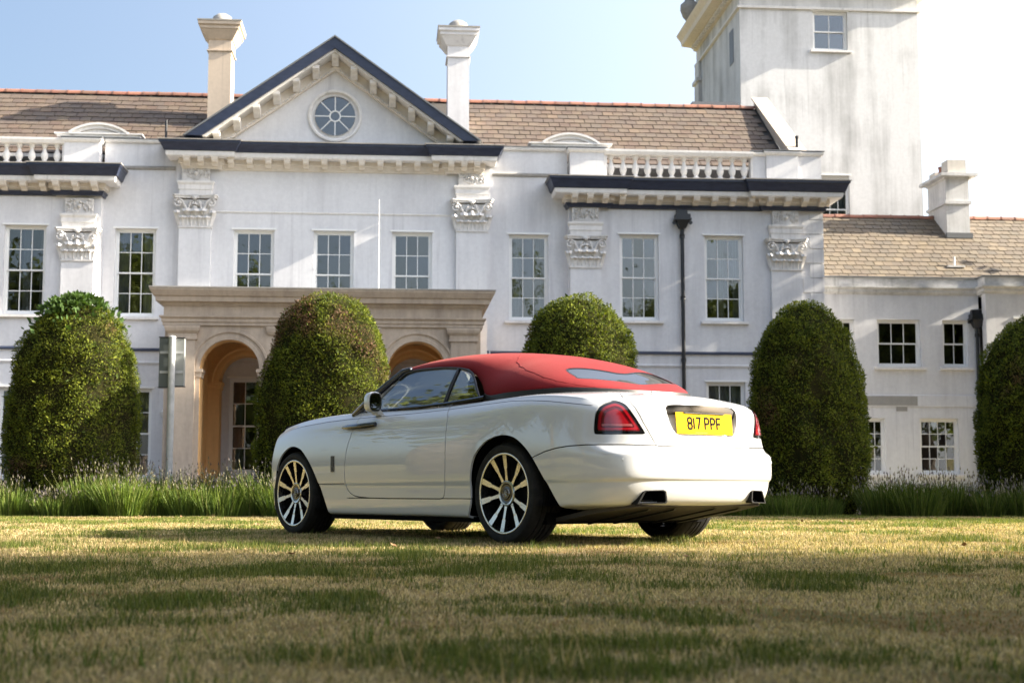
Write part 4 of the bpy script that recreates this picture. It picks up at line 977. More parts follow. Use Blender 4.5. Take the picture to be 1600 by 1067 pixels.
for ch in '817 PPF':
    if ch == ' ': yy -= .026; continue
    w_ = .0 if ch == '1' else .040
    g = glyph(ch, yy, -.040, w_ if w_ else .001, .080, .0150); g.build('letter', mat('plate_black', (.004, .004, .004), .8, spec=.1), pl); yy -= w_ + (.020 if ch != '1' else .024)
MB().box(-.003, -.0021, -.02, .10, -.066, -.0645).build('maker_line', mat('grey_print', (.25, .2, .05), .5), pl)
MB().box(-1.145, -1.10, -.20, .20, .936, .943).build('plate_lamp', M_BLACK, lido)
# --- exhaust finishers in the bumper
for s_ in (1, -1):
    po = [(y, z) for y, z in EXP]
    def bxr(y): return -1.205 + .34 * max(0, abs(y) - .30) ** 1.25
    m = MB(); q = len(po); rings = []
    cy_, cz_ = sum(p[0] for p in po) / q, sum(p[1] for p in po) / q
    def ring(sc_, dx): return [(bxr(cy_ + (y - cy_) * sc_) + dx, s_ * (cy_ + (y - cy_) * sc_), cz_ + (z - cz_) * sc_) for y, z in po]
    for sc_, dx in ((1.0, .05), (1.0, -.004), (.98, -.012), (.86, -.012), (.84, .0), (.80, .12), (.0, .12)): m.v += ring(sc_, dx)
    for i in range(6):
        for j in range(q): jj = (j + 1) % q; m.f.append((i * q + j, i * q + jj, (i + 1) * q + jj, (i + 1) * q + j))
    eo = m.build('exhaust_outlet', mat('exhaust_black', (.006, .006, .006), .6, spec=.2), car); eo.data.materials.append(M_LINER)
    for p_ in eo.data.polygons:
        if p_.index >= 4 * q: p_.material_index = 1
m = MB()
for y in (.735, .30, -.30, -.735):
    xx = -1.094 if abs(y) > .5 else -1.218
    m = MB().lathe([(0, -.004), (.014, -.003), (.016, .004)], 12, (xx, y, .603), 'x'); m.build('parking_sensor', M_PAINT, bumo, True)
# --- underbody
m = MB()
m.box(-.35, 2.55, -.80, .80, .155, .24); m.build('floor_pan', M_LINER, car)
m = MB(); P = [(-1.09, .285), (-.75, .235), (-.35, .17), (-.35, .20), (-.75, .27), (-1.06, .33)]
m.prism([(a, b) for a, b in P], 'y', -.72, .72); 
m.v = [(x, y * (.86 if x < -.9 else 1), z) for x, y, z in m.v]; m.build('rear_undertray', mat('undertray', (.05, .042, .035), .7), car)
for y in (-.45, -.2, .2, .45): MB().prism([(-1.05, .272), (-.40, .165), (-.40, .15), (-1.03, .255)], 'y', y - .012, y + .012).build('diffuser_fin', M_BLACK, car)
MB().box(.42, 2.5, .80, .885, .158, .20).build('sill_trim', M_LINER, car); MB().box(.42, 2.5, -.885, -.80, .158, .20).build('sill_trim', M_LINER, car)
m = MB().lathe([(.07, -.4), (.07, .4)], 12, (-.75, .45, .30), 'x', cap=True).lathe([(.07, -.4), (.07, .4)], 12, (-.75, -.45, .30), 'x', cap=True); pass
for arch in (ARCH_R, ARCH_F):
    for s_ in (1, -1):
        c0 = np.mean(arch, 0); po = [((p[0] - c0[0]) * 1.02 + c0[0], max(.29 if arch is ARCH_R else .24, (p[1] - c0[1]) * 1.02 + c0[1] + .005)) for p in arch]; po = [(min(max(x, -.60), 3.445) if (x < 0 or x > 3) else x, z) for x, z in po]
        m = MB(); q = len(po)
        for y in (.915, .52): m.v += [(x, s_ * y, z) for x, z in po]
        for j in range(q - 1): m.f.append((j, j + 1, q + j + 1, q + j))
        m.f.append(tuple(q + j for j in range(q))); m.build('wheel_well', M_LINER, car)

# --- soft top
RB = np.array([(1.70, .63, 1.400), (1.40, .672, 1.386), (1.05, .688, 1.376), (.80, .698, 1.350), (.645, .705, 1.300), (.53, .728, 1.215), (.40, .772, 1.118), (.12, .786, 1.122), (-.14, .745, 1.130), (-.34, .640, 1.138), (-.50, .465, 1.134), (-.605, .24, 1.126), (-.64, .0, 1.122)])
RT = np.array([(1.86, 0, 1.470), (1.55, 0, 1.505), (1.15, 0, 1.518), (.85, 0, 1.512), (.62, 0, 1.497), (.42, 0, 1.474), (.25, 0, 1.446), (.08, 0, 1.410), (-.08, 0, 1.365), (-.22, 0, 1.308), (-.36, 0, 1.24), (-.50, 0, 1.178), (-.625, 0, 1.127)])
def cr(P, m_):
    n_ = len(P); t = np.linspace(0, n_ - 1, m_); i = np.minimum(t.astype(int), n_ - 2); f = (t - i)[:, None]
    Q = np.vstack([2 * P[:1] - P[1:2], P, 2 * P[-1:] - P[-2:-1]]); a, b, c, d = Q[i], Q[i + 1], Q[i + 2], Q[i + 3]
    return .5 * (2 * b + (c - a) * f + (2 * a - 5 * b + 4 * c - d) * f ** 2 + (3 * b - a - 3 * c + d) * f ** 3)
NR, NS = 121, 41
def unit2(v): return v / np.maximum(np.linalg.norm(v, axis=-1, keepdims=True), 1e-9)
B_, T_ = cr(RB, NR), cr(RT, NR); s_ = np.linspace(0, np.pi / 2, NS)
rib = np.linspace(0, 12, NR)[:, None]; ey = np.interp(rib, [0, 5, 7, 10, 12], [.76, .76, .84, 1.0, 1.0]); ez = np.interp(rib, [0, 4, 7, 10, 12], [.86, .86, 1.0, 1.25, 1.25])
A1 = (np.cos(s_)[None] ** ey)[..., None]; A2 = (np.sin(s_)[None] ** ez)[..., None]
A1[:, -1] = 0
ST = np.concatenate([T_[:, None, 0:1] + (B_[:, None, 0:1] - T_[:, None, 0:1]) * A1 ** 1.9, B_[:, None, 1:2] * A1, B_[:, None, 2:3] + (T_[:, None, 2:3] - B_[:, None, 2:3]) * A2], 2)
STn = np.cross(np.gradient(ST, axis=0), np.gradient(ST, axis=1)); STn /= np.maximum(np.linalg.norm(STn, axis=2, keepdims=True), 1e-9)
if STn[20, 30, 2] < 0: STn = -STn
STn[:, -1] = STn[:, -2] * [1, 0, 1]; STn[:, 0] = STn[:, 1]; STn[-1] = STn[-2]
top = (ST.reshape(-1, 3), STn.reshape(-1, 3), [tuple(q) for q in grid_faces(NR, NS).tolist()])
srw = poly_sdf(smooth_poly([(-.252, 0), (-.245, .07), (-.183, .25), (-.141, .407), (-.152, .468), (-.212, .503), (-.297, .510), (-.362, .503), (-.427, .339), (-.480, .129), (-.498, 0), (-.49, -.15), (-.25, -.15)], 3))
def f_rw(V): return np.where(V[:, 1] >= -1e-6, srw(V[:, [0, 1]]), -1.) - .012
tope = panel('soft_top', both(clip(top, f_rw, -1)), M_FABRIC, car, .012)
rwin = clip(top, f_rw, 1, .002); panel('rear_window', both(rwin), M_REARGLASS, car, 0, -.004)
rim_ = clip(clip(top, f_rw, 1, .001), f_rw, -1, -.016); panel('rear_window_seal', both(rim_), M_BLACK, car, 0, -.002)
seam = [ST[i, j] + STn[i, j] * .0015 for i, j in [(int(46 + 3.2 * k), int(30 - k * 1.55)) for k in range(19)]]
for sg in (1, -1): MB().tube([(p[0], sg * p[1], p[2] - .001) for p in seam], .0013, 5).build('seam', M_FABRIC, tope, True)
for sg in (1, -1):   # black base seal running round the hood
    m = MB(); q_ = B_[58:]; d_ = np.gradient(q_, axis=0); o_ = unit2(np.stack([-d_[:, 1], d_[:, 0]], 1)); o_ = o_ * np.where((o_ * (q_[:, :2] - [.3, 0])).sum(1, keepdims=True) < 0, -1, 1)
    for p, n_ in zip(q_, o_):
        for of, dz in ((-.004, .006), (.010, .004), (.016, -.012), (.014, -.075)): m.v.append((p[0] + n_[0] * of, sg * (p[1] + n_[1] * of), p[2] + dz))
    for i in range(len(q_) - 1):
        for j in range(3): a = i * 4 + j; m.f.append((a, a + 1, a + 5, a + 4))
    m.build('hood_seal', M_BLACK, tope, True, 50)
for k in range(14): MB().box(-.722, -.705, .02 + k * .013 - .09, .028 + k * .013 - .09, 1.106, 1.118).build('brake_light_segment', mat('clear_plastic', (.7, .7, .7), .15), car)
# --- side glass
GT = np.array([(2.02, 1.066), (1.93, 1.135), (1.80, 1.245), (1.655, 1.365), (1.55, 1.384), (1.4, 1.387), (1.1, 1.380), (.86, 1.357), (.74, 1.335), (.655, 1.300), (.575, 1.235), (.50, 1.160), (.43, 1.095)])
tt = np.linspace(0, 1, 64); seg_ = np.r_[0, np.cumsum(np.linalg.norm(np.diff(GT, axis=0), axis=1))]; seg_ /= seg_[-1]
gx, gz = np.interp(tt, seg_, GT[:, 0]), np.interp(tt, seg_, GT[:, 1])
def gy(z): u_ = (z - 1.06) / .32; return .832 - .118 * u_ - .040 * u_ * u_
BELT = I([.3, .43, .86, 1.2, 2.05], [1.106, 1.094, 1.074, 1.066, 1.062])
for sg in (1, -1):
    for nm, xa, xb in (('door_window', .90, 3), ('quarter_window', -1, .868)):
        m = MB(); sel = [(x, z) for x, z in zip(gx, gz) if xa < x < xb]
        if nm == 'door_window': sel = sel + [(xa, np.interp(xa, gx[::-1], gz[::-1]))]
        else: sel = [(xb, np.interp(xb, gx[::-1], gz[::-1]))] + sel
        H_ = 8
        for x, zt in sel:
            zb = min(BELT(x) - .01, zt - .001)
            for j in range(H_ + 1): z = zb + (zt - zb) * j / H_; m.v.append((x, sg * gy(z), z))
        for i in range(len(sel) - 1):
            for j in range(H_): a = i * (H_ + 1) + j; m.f.append((a, a + 1, a + H_ + 2, a + H_ + 1))
        m.build(nm, M_CARGLASS, doors[0 if sg == 1 else 1] if nm == 'door_window' else car, True)
    MB().tube([(x, sg * (gy(z) + .004), z + .004) for x, z in zip(gx[14:], gz[14:])], .011, 6).build('window_seal', M_BLACK, car, True)
    MB().tube([(.884, sg * (gy(z) + .003), z) for z in np.linspace(1.066, 1.358, 7)], .016, 6).build('window_pillar', M_BLACK, car, True)
    m = MB(); bx_ = np.linspace(.36, 2.03, 30)
    for x in bx_: z = BELT(x); m.v += [(x, sg * .838, z - .012), (x, sg * .846, z + .004), (x, sg * .838, z + .014), (x, sg * .82, z + .012)]
    for i in range(29):
        for j in range(4): q = (j + 1) % 4; m.f.append((i * 4 + j, i * 4 + q, (i + 1) * 4 + q, (i + 1) * 4 + j))
    m.build('belt_trim', M_GLOSSB, car, True, 40)
    # windscreen pillar
    pa = [Vector((2.20, sg * .845, 1.035)), Vector((2.02, sg * .815, 1.16)), Vector((1.85, sg * .745, 1.285)), Vector((1.72, sg * .668, 1.392)), Vector((1.60, sg * .672, 1.405))]
    MB().tube(pa, [.036, .033, .030, .028, .02], 8).build('windscreen_pillar', mat('dark_pillar', (.02, .022, .03), .25, coat=.6), car, True)
    # door mirror: housing, glass, foot
    m = MB(); R_ = 12
    secs = [(.075, .022, .040), (.065, .044, .066), (.03, .061, .082), (-.02, .066, .086), (-.045, .064, .084), (-.050, .060, .079)]
    for dx, ry, rz in secs:
        for j in range(R_ * 2):
            a = math.pi * j / R_; c_, s2 = math.cos(a), math.sin(a); m.v.append((1.735 + dx, sg * (.965 + ry * math.copysign(abs(c_) ** .7, c_)), 1.125 + rz * math.copysign(abs(s2) ** .7, s2)))
    k = R_ * 2
    for i in range(len(secs) - 1):
        for j in range(k): q = (j + 1) % k; m.f.append((i * k + j, i * k + q, (i + 1) * k + q, (i + 1) * k + j))
    m.f.append(tuple(range(k))); mo = m.build('door_mirror', M_PAINT, car, True, 60)
    m2 = MB(); m2.v = [(1.735 - .048 if True else 0, y, z) for _, y, z in m.v[-k:]]; m2.v = [(x, sg * .965 + (y - sg * .965) * .97, 1.125 + (z - 1.125) * .97) for x, y, z in m2.v]; m2.f = [tuple(range(k))]; m2.build('mirror_surround', M_BLACK, mo)
    m3 = MB(); m3.v = [(x - .004, sg * .965 + (y - sg * .965) * .88, 1.125 + (z - 1.125) * .88) for x, y, z in m2.v]; m3.f = [tuple(range(k))]; m3.build('mirror_glass', M_MIRROR, mo)
    MB().frustum((1.74, 1.82, min(sg * .84, sg * .90), max(sg * .84, sg * .90), 1.02), (1.715, 1.80, min(sg * .90, sg * .98), max(sg * .90, sg * .97), 1.07)).build('mirror_foot', M_PAINT, mo)
    # handle and wing badge
    hp = [(2.27, .925, .934), (2.15, .948, .933), (2.0, .957, .932), (1.85, .955, .936), (1.735, .932, .944)]
    m = MB(); prof_ = [(.016, .011), (.030, .018), (.034, .0205), (.034, .0205), (.028, .015)]
    for (x, y, z), (rz, ry) in zip(hp, prof_):
        for j in range(10): a = 2 * math.pi * j / 10; m.v.append((x, sg * (y + ry * math.cos(a)), z + rz * .75 * math.sin(a)))
    for i in range(4):
        for j in range(10): q = (j + 1) % 10; m.f.append((i * 10 + j, i * 10 + q, (i + 1) * 10 + q, (i + 1) * 10 + j))
    m.f += [tuple(range(10)), tuple(40 + j for j in range(10))]; m.build('door_handle', M_GLOSSB, doors[0 if sg == 1 else 1], True, 60)
    bd = MB().box(2.348, 2.402, min(sg * .955, sg * .962), max(sg * .955, sg * .962), .556, .694).build('wing_vent', M_CHROME, car)
    MB().box(2.355, 2.395, min(sg * .9621, sg * .9645), max(sg * .9621, sg * .9645), .60, .686).box(2.362, 2.378, min(sg * .9621, sg * .9645), max(sg * .9621, sg * .9645), .564, .592).build('vent_inlay', M_BLACK, bd)
# --- windscreen, interior
m = MB(); n = 16
for i in range(n + 1):
    t = -1 + 2 * i / n
    for j in range(7):
        u_ = j / 6; b = np.array((2.36 - .20 * t * t, .80 * t, 1.11 - .055 * t * t)); tp = np.array((1.86 - .14 * t * t, .635 * t, 1.48 - .085 * t * t)); m.v.append(tuple(b + (tp - b) * u_ + np.array((.03, 0, .03)) * math.sin(u_ * math.pi)))
for i in range(n):
    for j in range(6): a = i * 7 + j; m.f.append((a, a + 1, a + 8, a + 7))
m.build('windscreen', M_CARGLASS, car, True)
MB().box(-.3, 2.1, -.78, .78, .30, .36).box(2.0, 2.1, -.78, .78, .36, .98).box(-.34, -.28, -.78, .78, .36, 1.05).box(-.28, 2.0, .74, .78, .36, 1.02).box(-.28, 2.0, -.78, -.74, .36, 1.02).build('cabin_tub', M_BLACK, car)
MB().prism([(1.70, .80), (2.08, .80), (2.20, 1.06), (1.95, 1.085), (1.74, 1.03)], 'y', -.72, .72).build('dashboard', M_LEATHER, car)
MB().lathe([(.175, -.012), (.185, 0), (.175, .012), (.165, 0), (.175, -.012)], 24, (1.62, -.37, 1.02), 'x').build('steering_wheel', M_BLACK, car, True)
def seat(x, y):
    o = MB()
    def blob(cx, cz, lx, lz, ly, tilt):
        b = len(o.v); q = 10; rows_ = 6
        for i in range(rows_ + 1):
            ph = math.pi * i / rows_
            for j in range(q * 2):
                a = math.pi * j / q; f_ = lambda c: math.copysign(abs(c) ** .5, c)
                X, Y, Z = lx * f_(math.sin(ph)) * f_(math.cos(a)), ly * f_(math.sin(ph)) * f_(math.sin(a)), lz * f_(math.cos(ph)); o.v.append((cx + X * math.cos(tilt) - Z * math.sin(tilt), y + Y, cz + Z * math.cos(tilt) + X * math.sin(tilt)))
        for i in range(rows_):
            for j in range(q * 2): k_ = (j + 1) % (q * 2); o.f.append((b + i * q * 2 + j, b + i * q * 2 + k_, b + (i + 1) * q * 2 + k_, b + (i + 1) * q * 2 + j))
    blob(x + .25, .58, .27, .09, .26, 0); blob(x - .05, .86, .09, .32, .25, R(14)); 
    s = o.build('seat', M_LEATHER, car, True)
    o = MB(); blob(x - .16, 1.24, .05, .085, .13, R(10)); o.build('headrest', M_LEATHER, s, True)
for x, y in ((1.15, .38), (1.15, -.38), (.28, .36), (.28, -.36)): seat(x, y)
# --- front end
MB().box(3.74, 3.875, -.33, .33, .42, .90).build('grille_frame', M_CHROME, car)
for i in range(11): MB().box(3.87, 3.885, -.31 + i * .062 - .012, -.31 + i * .062 + .012, .45, .89).build('grille_bar', M_SILVER, car)
for sg in (1, -1): MB().box(3.60, 3.755, min(sg * .50, sg * .74), max(sg * .50, sg * .74), .72, .84).build('headlamp', M_MIRROR, car)

# --- wheels
def wheel_tree():
    w_ = empty('wheel'); r = .375
    prof = [(.292, .128), (.300, .140), (.325, .146), (.350, .140), (.365, .122), (.372, .10)]
    for y in (.072, .066, .020, .014, -.014, -.020, -.066, -.072): prof += [(.375 if prof[-1][0] < .37 or len(prof) % 2 == 0 else .366, y)]
    prof = [(.292, .128), (.300, .140), (.325, .147), (.350, .141), (.366, .122), (.373, .10), (.375, .072), (.366, .070), (.366, .062), (.375, .060), (.376, .024), (.367, .022), (.367, .012), (.376, .010), (.376, -.010), (.367, -.012), (.367, -.022), (.376, -.024), (.375, -.060), (.366, -.062), (.366, -.070), (.375, -.072), (.373, -.10), (.366, -.122), (.350, -.141), (.325, -.147), (.292, -.128)]
    MB().lathe(prof, 72, (0, 0, 0), 'y').build('tyre', M_RUBBER, w_, True, 35)
    rim = MB().lathe([(.296, .132), (.297, .139), (.289, .141), (.281, .137), (.278, .120), (.272, .10), (.262, .05), (.262, -.12), (.292, -.13)], 64, (0, 0, 0), 'y').build('rim', mat('rim_black', (.012, .012, .013), .22, coat=.6), w_, True, 40)
    MB().lathe([(.2805, .1375), (.2885, .1418), (.2965, .1398)], 64, (0, 0, 0), 'y').build('rim_lip', M_SILVER, rim, True)
    MB().lathe([(0, .02), (.255, .02), (.262, .0)], 40, (0, 0, 0), 'y').build('brake_disc', mat('disc_grey', (.02, .02, .022), .5, .6), rim, True)
    for k in range(5):
        for dd in (-14, 14):
            a = R(90 - 15 + 72 * k + dd); lean = R(2.0) * (1 if dd > 0 else -1); st = []
            for rr, hw, yo in ((.082, .0155, .108), (.13, .0120, .113), (.180, .0125, .120), (.194, .0185, .121), (.25, .0205, .130), (.284, .0225, .137)):
                aa = a + lean * (rr - .08) / .2; st.append((rr, hw, yo, aa))
            m = MB()
            for rr, hw, yo, aa in st:
                c_, s2 = math.cos(aa), math.sin(aa)
                for t_, yy_ in ((-1, yo), (1, yo), (1.15, yo - .035), (-1.15, yo - .035)): m.v.append((rr * c_ - t_ * hw * s2, yy_, rr * s2 + t_ * hw * c_))
            for i in range(5):
                for j in range(4): q = (j + 1) % 4; m.f.append((i * 4 + j, i * 4 + q, (i + 1) * 4 + q, (i + 1) * 4 + j))
            sp = m.build('spoke', M_SILVER, rim)
            me = sp.data; me.materials.append(bpy.data.materials['rim_black'])
            for p in me.polygons:
                if p.normal.y < .8: p.material_index = 1
    hub = MB().lathe([(.094, .10), (.094, .112), (.086, .117), (.074, .114)], 40, (0, 0, 0), 'y').build('hub_ring', M_SILVER, rim, True, 40)
    MB().lathe([(.074, .113), (.060, .109), (.042, .112)], 40, (0, 0, 0), 'y').build('hub_dish', M_GLOSSB, rim, True)
    MB().lathe([(.042, .112), (.040, .120), (.036, .122), (.034, .118)], 36, (0, 0, 0), 'y').build('cap_ring', M_CHROME, rim, True)
    MB().lathe([(.034, .118), (.0, .119)], 36, (0, 0, 0), 'y').build('centre_cap', M_GLOSSB, rim, True)
    for ox, oz in ((-.005, .006), (.007, -.006)):      # interlocked monogram on the cap
        m = MB()
        for st in ([(0, 0), (0, 1), (.6, 1), (.95, .9), (1, .75), (.9, .58), (.6, .5), (0, .5)], [(.5, .5), (1, 0)]):
            pts = [(-(ox + (p - .5) * .020), .1205, oz + (q - .5) * .034) for p, q in st]; m.tube(pts, .0022, 4)
        m.build('cap_letter', M_SILVER, rim)
    return w_
w0 = wheel_tree()
for i, (x, sg) in enumerate(((0, 1), (3.112, 1), (0, -1), (3.112, -1))):
    o = w0 if i == 0 else copy_tree(w0)
    o.parent = car; o.location = (x, sg * .785, .375); o.rotation_euler = (0, 0, 0) if sg == 1 else (0, 0, math.pi)
# ============================================================ planting
def vnoise(P, seed):
    """cheap value noise on (n,2) or (n,3) points"""
    P = np.asarray(P, float); d = P.shape[1]; i = np.floor(P).astype(np.int64); f = P - i; f = f * f * (3 - 2 * f); out = 0
    K = np.array([374761393, 668265263, 2147483647 // 7], np.int64)[:d]
    for c in range(2 ** d):
        o = np.array([(c >> k) & 1 for k in range(d)]); h_ = ((i + o) * K).sum(1) + seed * 1442695040; h_ = (h_ ^ (h_ >> 13)) * 1274126177; h_ = ((h_ ^ (h_ >> 16)) & 0xffff) / 65535.
        out = out + h_ * np.prod(np.where(o, f, 1 - f), axis=1)
    return out
def fbm(P, seed, oct_=4): return sum(vnoise(np.asarray(P) * 2 ** k, seed + k) * .5 ** k for k in range(oct_)) / sum(.5 ** k for k in range(oct_))
def leafy(name, trans=.3, rough=.55):
    m = bpy.data.materials.new(name); m.use_nodes = True; t = m.node_tree; b = t.nodes['Principled BSDF']; out = t.nodes['Material Output']
    a = nd(t, 'ShaderNodeAttribute'); a.attribute_name = 'col'; t.links.new(a.outputs['Color'], b.inputs['Base Color']); b.inputs['Roughness'].default_value = rough; b.inputs['Specular IOR Level'].default_value = .12
    tr = nd(t, 'ShaderNodeBsdfTranslucent'); t.links.new(mixc(t, 1.0, a.outputs['Color'], (1.1, 1.15, .5), 'MULTIPLY'), tr.inputs[0]); mx = nd(t, 'ShaderNodeMixShader'); mx.inputs[0].default_value = trans
    t.links.new(b.outputs[0], mx.inputs[1]); t.links.new(tr.outputs[0], mx.inputs[2]); t.links.new(mx.outputs[0], out.inputs[0]); return m
M_YEW, M_GRASS, M_LAV, M_TREE = leafy('yew_leaf', .25, .7), leafy('grass_blade', .30), leafy('lavender_leaf', .30), leafy('tree_leaf', .30)
M_BARK = mat('bark', rough=.9, build=lambda t, b: t.links.new(ramp(t, noise(t, coord(t, scale=(6, 6, 1.5)), 3), [(.3, (.05, .035, .025)), (.7, (.13, .10, .075))]), b.inputs['Base Color']))
M_CORE = mat('yew_core', rough=1, spec=0, build=lambda t, b: t.links.new(ramp(t, noise(t, coord(t), 9), [(.3, (.010, .013, .005)), (.7, (.030, .026, .012))]), b.inputs['Base Color']))
def set_col(me, col):
    a = me.color_attributes.new('col', 'FLOAT_COLOR', 'POINT'); c = np.ones((len(col), 4), np.float32); c[:, :3] = col; a.data.foreach_set('color', c.ravel())
def unit(v): return v / np.maximum(np.linalg.norm(v, axis=-1, keepdims=True), 1e-9)
def leaf_quads(P, D, S, ln, wd):
    """diamond leaves at P along D, side S; ln, wd per leaf"""
    ln, wd = ln[:, None], wd[:, None]; n = len(P)
    V = np.stack([P, P + D * ln * .45 + S * wd * .5, P + D * ln, P + D * ln * .45 - S * wd * .5], 1).reshape(-1, 3); return V, np.arange(n * 4).reshape(-1, 4)
YZ = [0, .03, .12, .3, .5, .66, .74, .82, .88, .935, .97, .99, 1.0]; YRA = np.array([.72, .80, .92, 1.0, .985, .90, .82, .715, .60, .43, .29, .16, .02]); YRB = np.array([.76, .84, .94, 1.0, 1.0, .950, .905, .82, .71, .55, .38, .22, .02])
def yew(x, y, rad, hgt, seed, brown, label, loose=0, lean=0, full=1.):
    YR = YRA + (YRB - YRA) * full
    rng = np.random.default_rng(seed); root = empty('clipped_yew', (x, y, 0), 0, label, 'topiary', 'clipped yew domes in front of the mansion')
    # uneven dome core
    nu, nz = 48, 40; zz = np.linspace(0, 1, nz); aa = np.linspace(0, 2 * np.pi, nu, endpoint=False); A, Z = np.meshgrid(aa, zz)
    rr = np.interp(Z, YZ, YR) * rad; Pn = np.stack([np.cos(A) * 1.6 + seed, np.sin(A) * 1.6, Z * 4], -1).reshape(-1, 3); bumpy = (fbm(Pn, seed, 3).reshape(Z.shape) - .5) * .30 * rad
    def surf(a, z):
        q = np.stack([np.cos(a) * 1.6 + seed, np.sin(a) * 1.6, z * 4], -1); r = np.interp(z, YZ, YR) * rad + (fbm(q, seed, 3) - .5) * .30 * rad * np.clip((1 - z) * 6, 0, 1)
        return np.maximum(r, .01)
    rr = surf(A.ravel(), Z.ravel()).reshape(Z.shape) * .93; V = np.stack([rr * np.cos(A) + lean * Z, rr * np.sin(A), Z * hgt * .975], -1).reshape(-1, 3)
    F = [(i * nu + j, i * nu + (j + 1) % nu, (i + 1) * nu + (j + 1) % nu, (i + 1) * nu + j) for i in range(nz - 1) for j in range(nu)]
    c = np_mesh('crown', V, np.array(F), True); co = link('crown', c, M_CORE, root)
    # leaf sprays
    n = 72000; z = rng.random(n * 2); acc = rng.random(n * 2) < (np.interp(z, YZ, YR) + .25) / 1.25; z = z[acc][:n]; n = len(z); a = rng.random(n) * 2 * np.pi
    r = surf(a, z); dr = (surf(a, np.clip(z + .02, 0, 1)) - surf(a, np.clip(z - .02, 0, 1))) / (.04 * hgt)
    dep = rng.random(n) ** 1.6 * .09; rad_v = np.stack([np.cos(a), np.sin(a), np.zeros(n)], 1); N = unit(rad_v - dr[:, None] * np.array([0, 0, 1.])); N[:, 2] = np.clip(N[:, 2], -.3, 1)
    P = np.stack([r * np.cos(a) + lean * z, r * np.sin(a), z * hgt], 1) - N * (dep[:, None] + .02)
    clump = fbm(np.stack([r * np.cos(a), r * np.sin(a), z * hgt], 1) * 5.5, seed + 9, 2); P += N * ((clump - .5) * .13)[:, None]
    D = unit(N * .32 + np.array([0, 0, .32]) + rng.normal(0, .55, (n, 3))); S = unit(np.cross(D, N + rng.normal(0, .55, (n, 3))))
    L = rng.uniform(.026, .056, n) * np.where(fbm(P * 3.1, seed + 77, 3) < .36, .6, 1); strag = rng.random(n) < .02; L[strag] *= 1.9
    V, F = leaf_quads(P, D, S, L, L * rng.uniform(.30, .5, n)); me = np_mesh('foliage', V, F)
    patch = fbm(np.stack([r * np.cos(a), r * np.sin(a), z * hgt], 1) * 1.3, seed + 31, 4); fine = rng.random(n)
    g0, g1, tip, br = np.array([.024, .042, .008]), np.array([.090, .115, .014]), np.array([.200, .220, .024]), np.array([.155, .090, .055])
    col = g0 + (g1 - g0) * np.clip(clump * 1.6 - .3, 0, 1)[:, None]; k = ((fine > .55) & (dep < .05)); col[k] = col[k] * .4 + tip * .6
    b_ = np.clip((patch - (.62 - brown)) * 9, 0, 1) * (rng.random(n) < .72); col = col * (1 - b_[:, None]) + br * b_[:, None] * rng.uniform(.5, 1.15, n)[:, None]
    col *= rng.uniform(.75, 1.2, n)[:, None]; set_col(me, np.repeat(col, 4, 0)); link('foliage', me, M_YEW, root)
    if loose:   # broad ivy-like shoots near the top
        n = loose; a = rng.normal(-1.6, .8, n); z = 1 - np.abs(rng.normal(0, .055, n)); z = np.clip(z, .7, 1); r = surf(a, z) + rng.uniform(0, .08, n); P = np.stack([r * np.cos(a) + lean * z, r * np.sin(a), z * hgt], 1); D = unit(rng.normal(0, .6, (n, 3)) + np.stack([np.cos(a), np.sin(a), np.full(n, .7)], 1)); S = unit(np.cross(D, rng.normal(0, 1, (n, 3))))
        L = rng.uniform(.07, .13, n); V, F = leaf_quads(P, D, S, L, L * .6); me = np_mesh('ivy_shoots', V, F); set_col(me, np.repeat(np.array([.06, .105, .03]) * rng.uniform(.6, 1.3, (n, 1)), 4, 0)); tag(link('ivy_shoots', me, M_YEW, root), kind='stuff')
    m = MB().tube([(0, 0, 0), (.02, .02, .8), (0, 0, 1.6)], [.14, .11, .07], 10)
    m.build('trunk', M_BARK, root, True)
    return root
yew(-7.18, 23.2, 1.07, 3.56, 11, -.06, 'clipped yew dome with ivy at its top, left end of the row', 700, .06, .45)
yew(-3.02, 23.0, 1.10, 3.62, 23, .12, 'clipped yew dome with brown dead patches in front of the stone portico', 0, .02, .9)
yew(1.08, 23.6, 1.06, 3.68, 37, -.06, 'clipped yew dome rising directly behind the red car roof')
yew(4.76, 23.0, .98, 3.50, 41, -.05, 'clipped dark yew dome just right of the car tail', full=.0)
yew(8.55, 23.0, 1.04, 3.28, 59, -.05, 'clipped dark yew dome cut off by the right edge', full=.2)

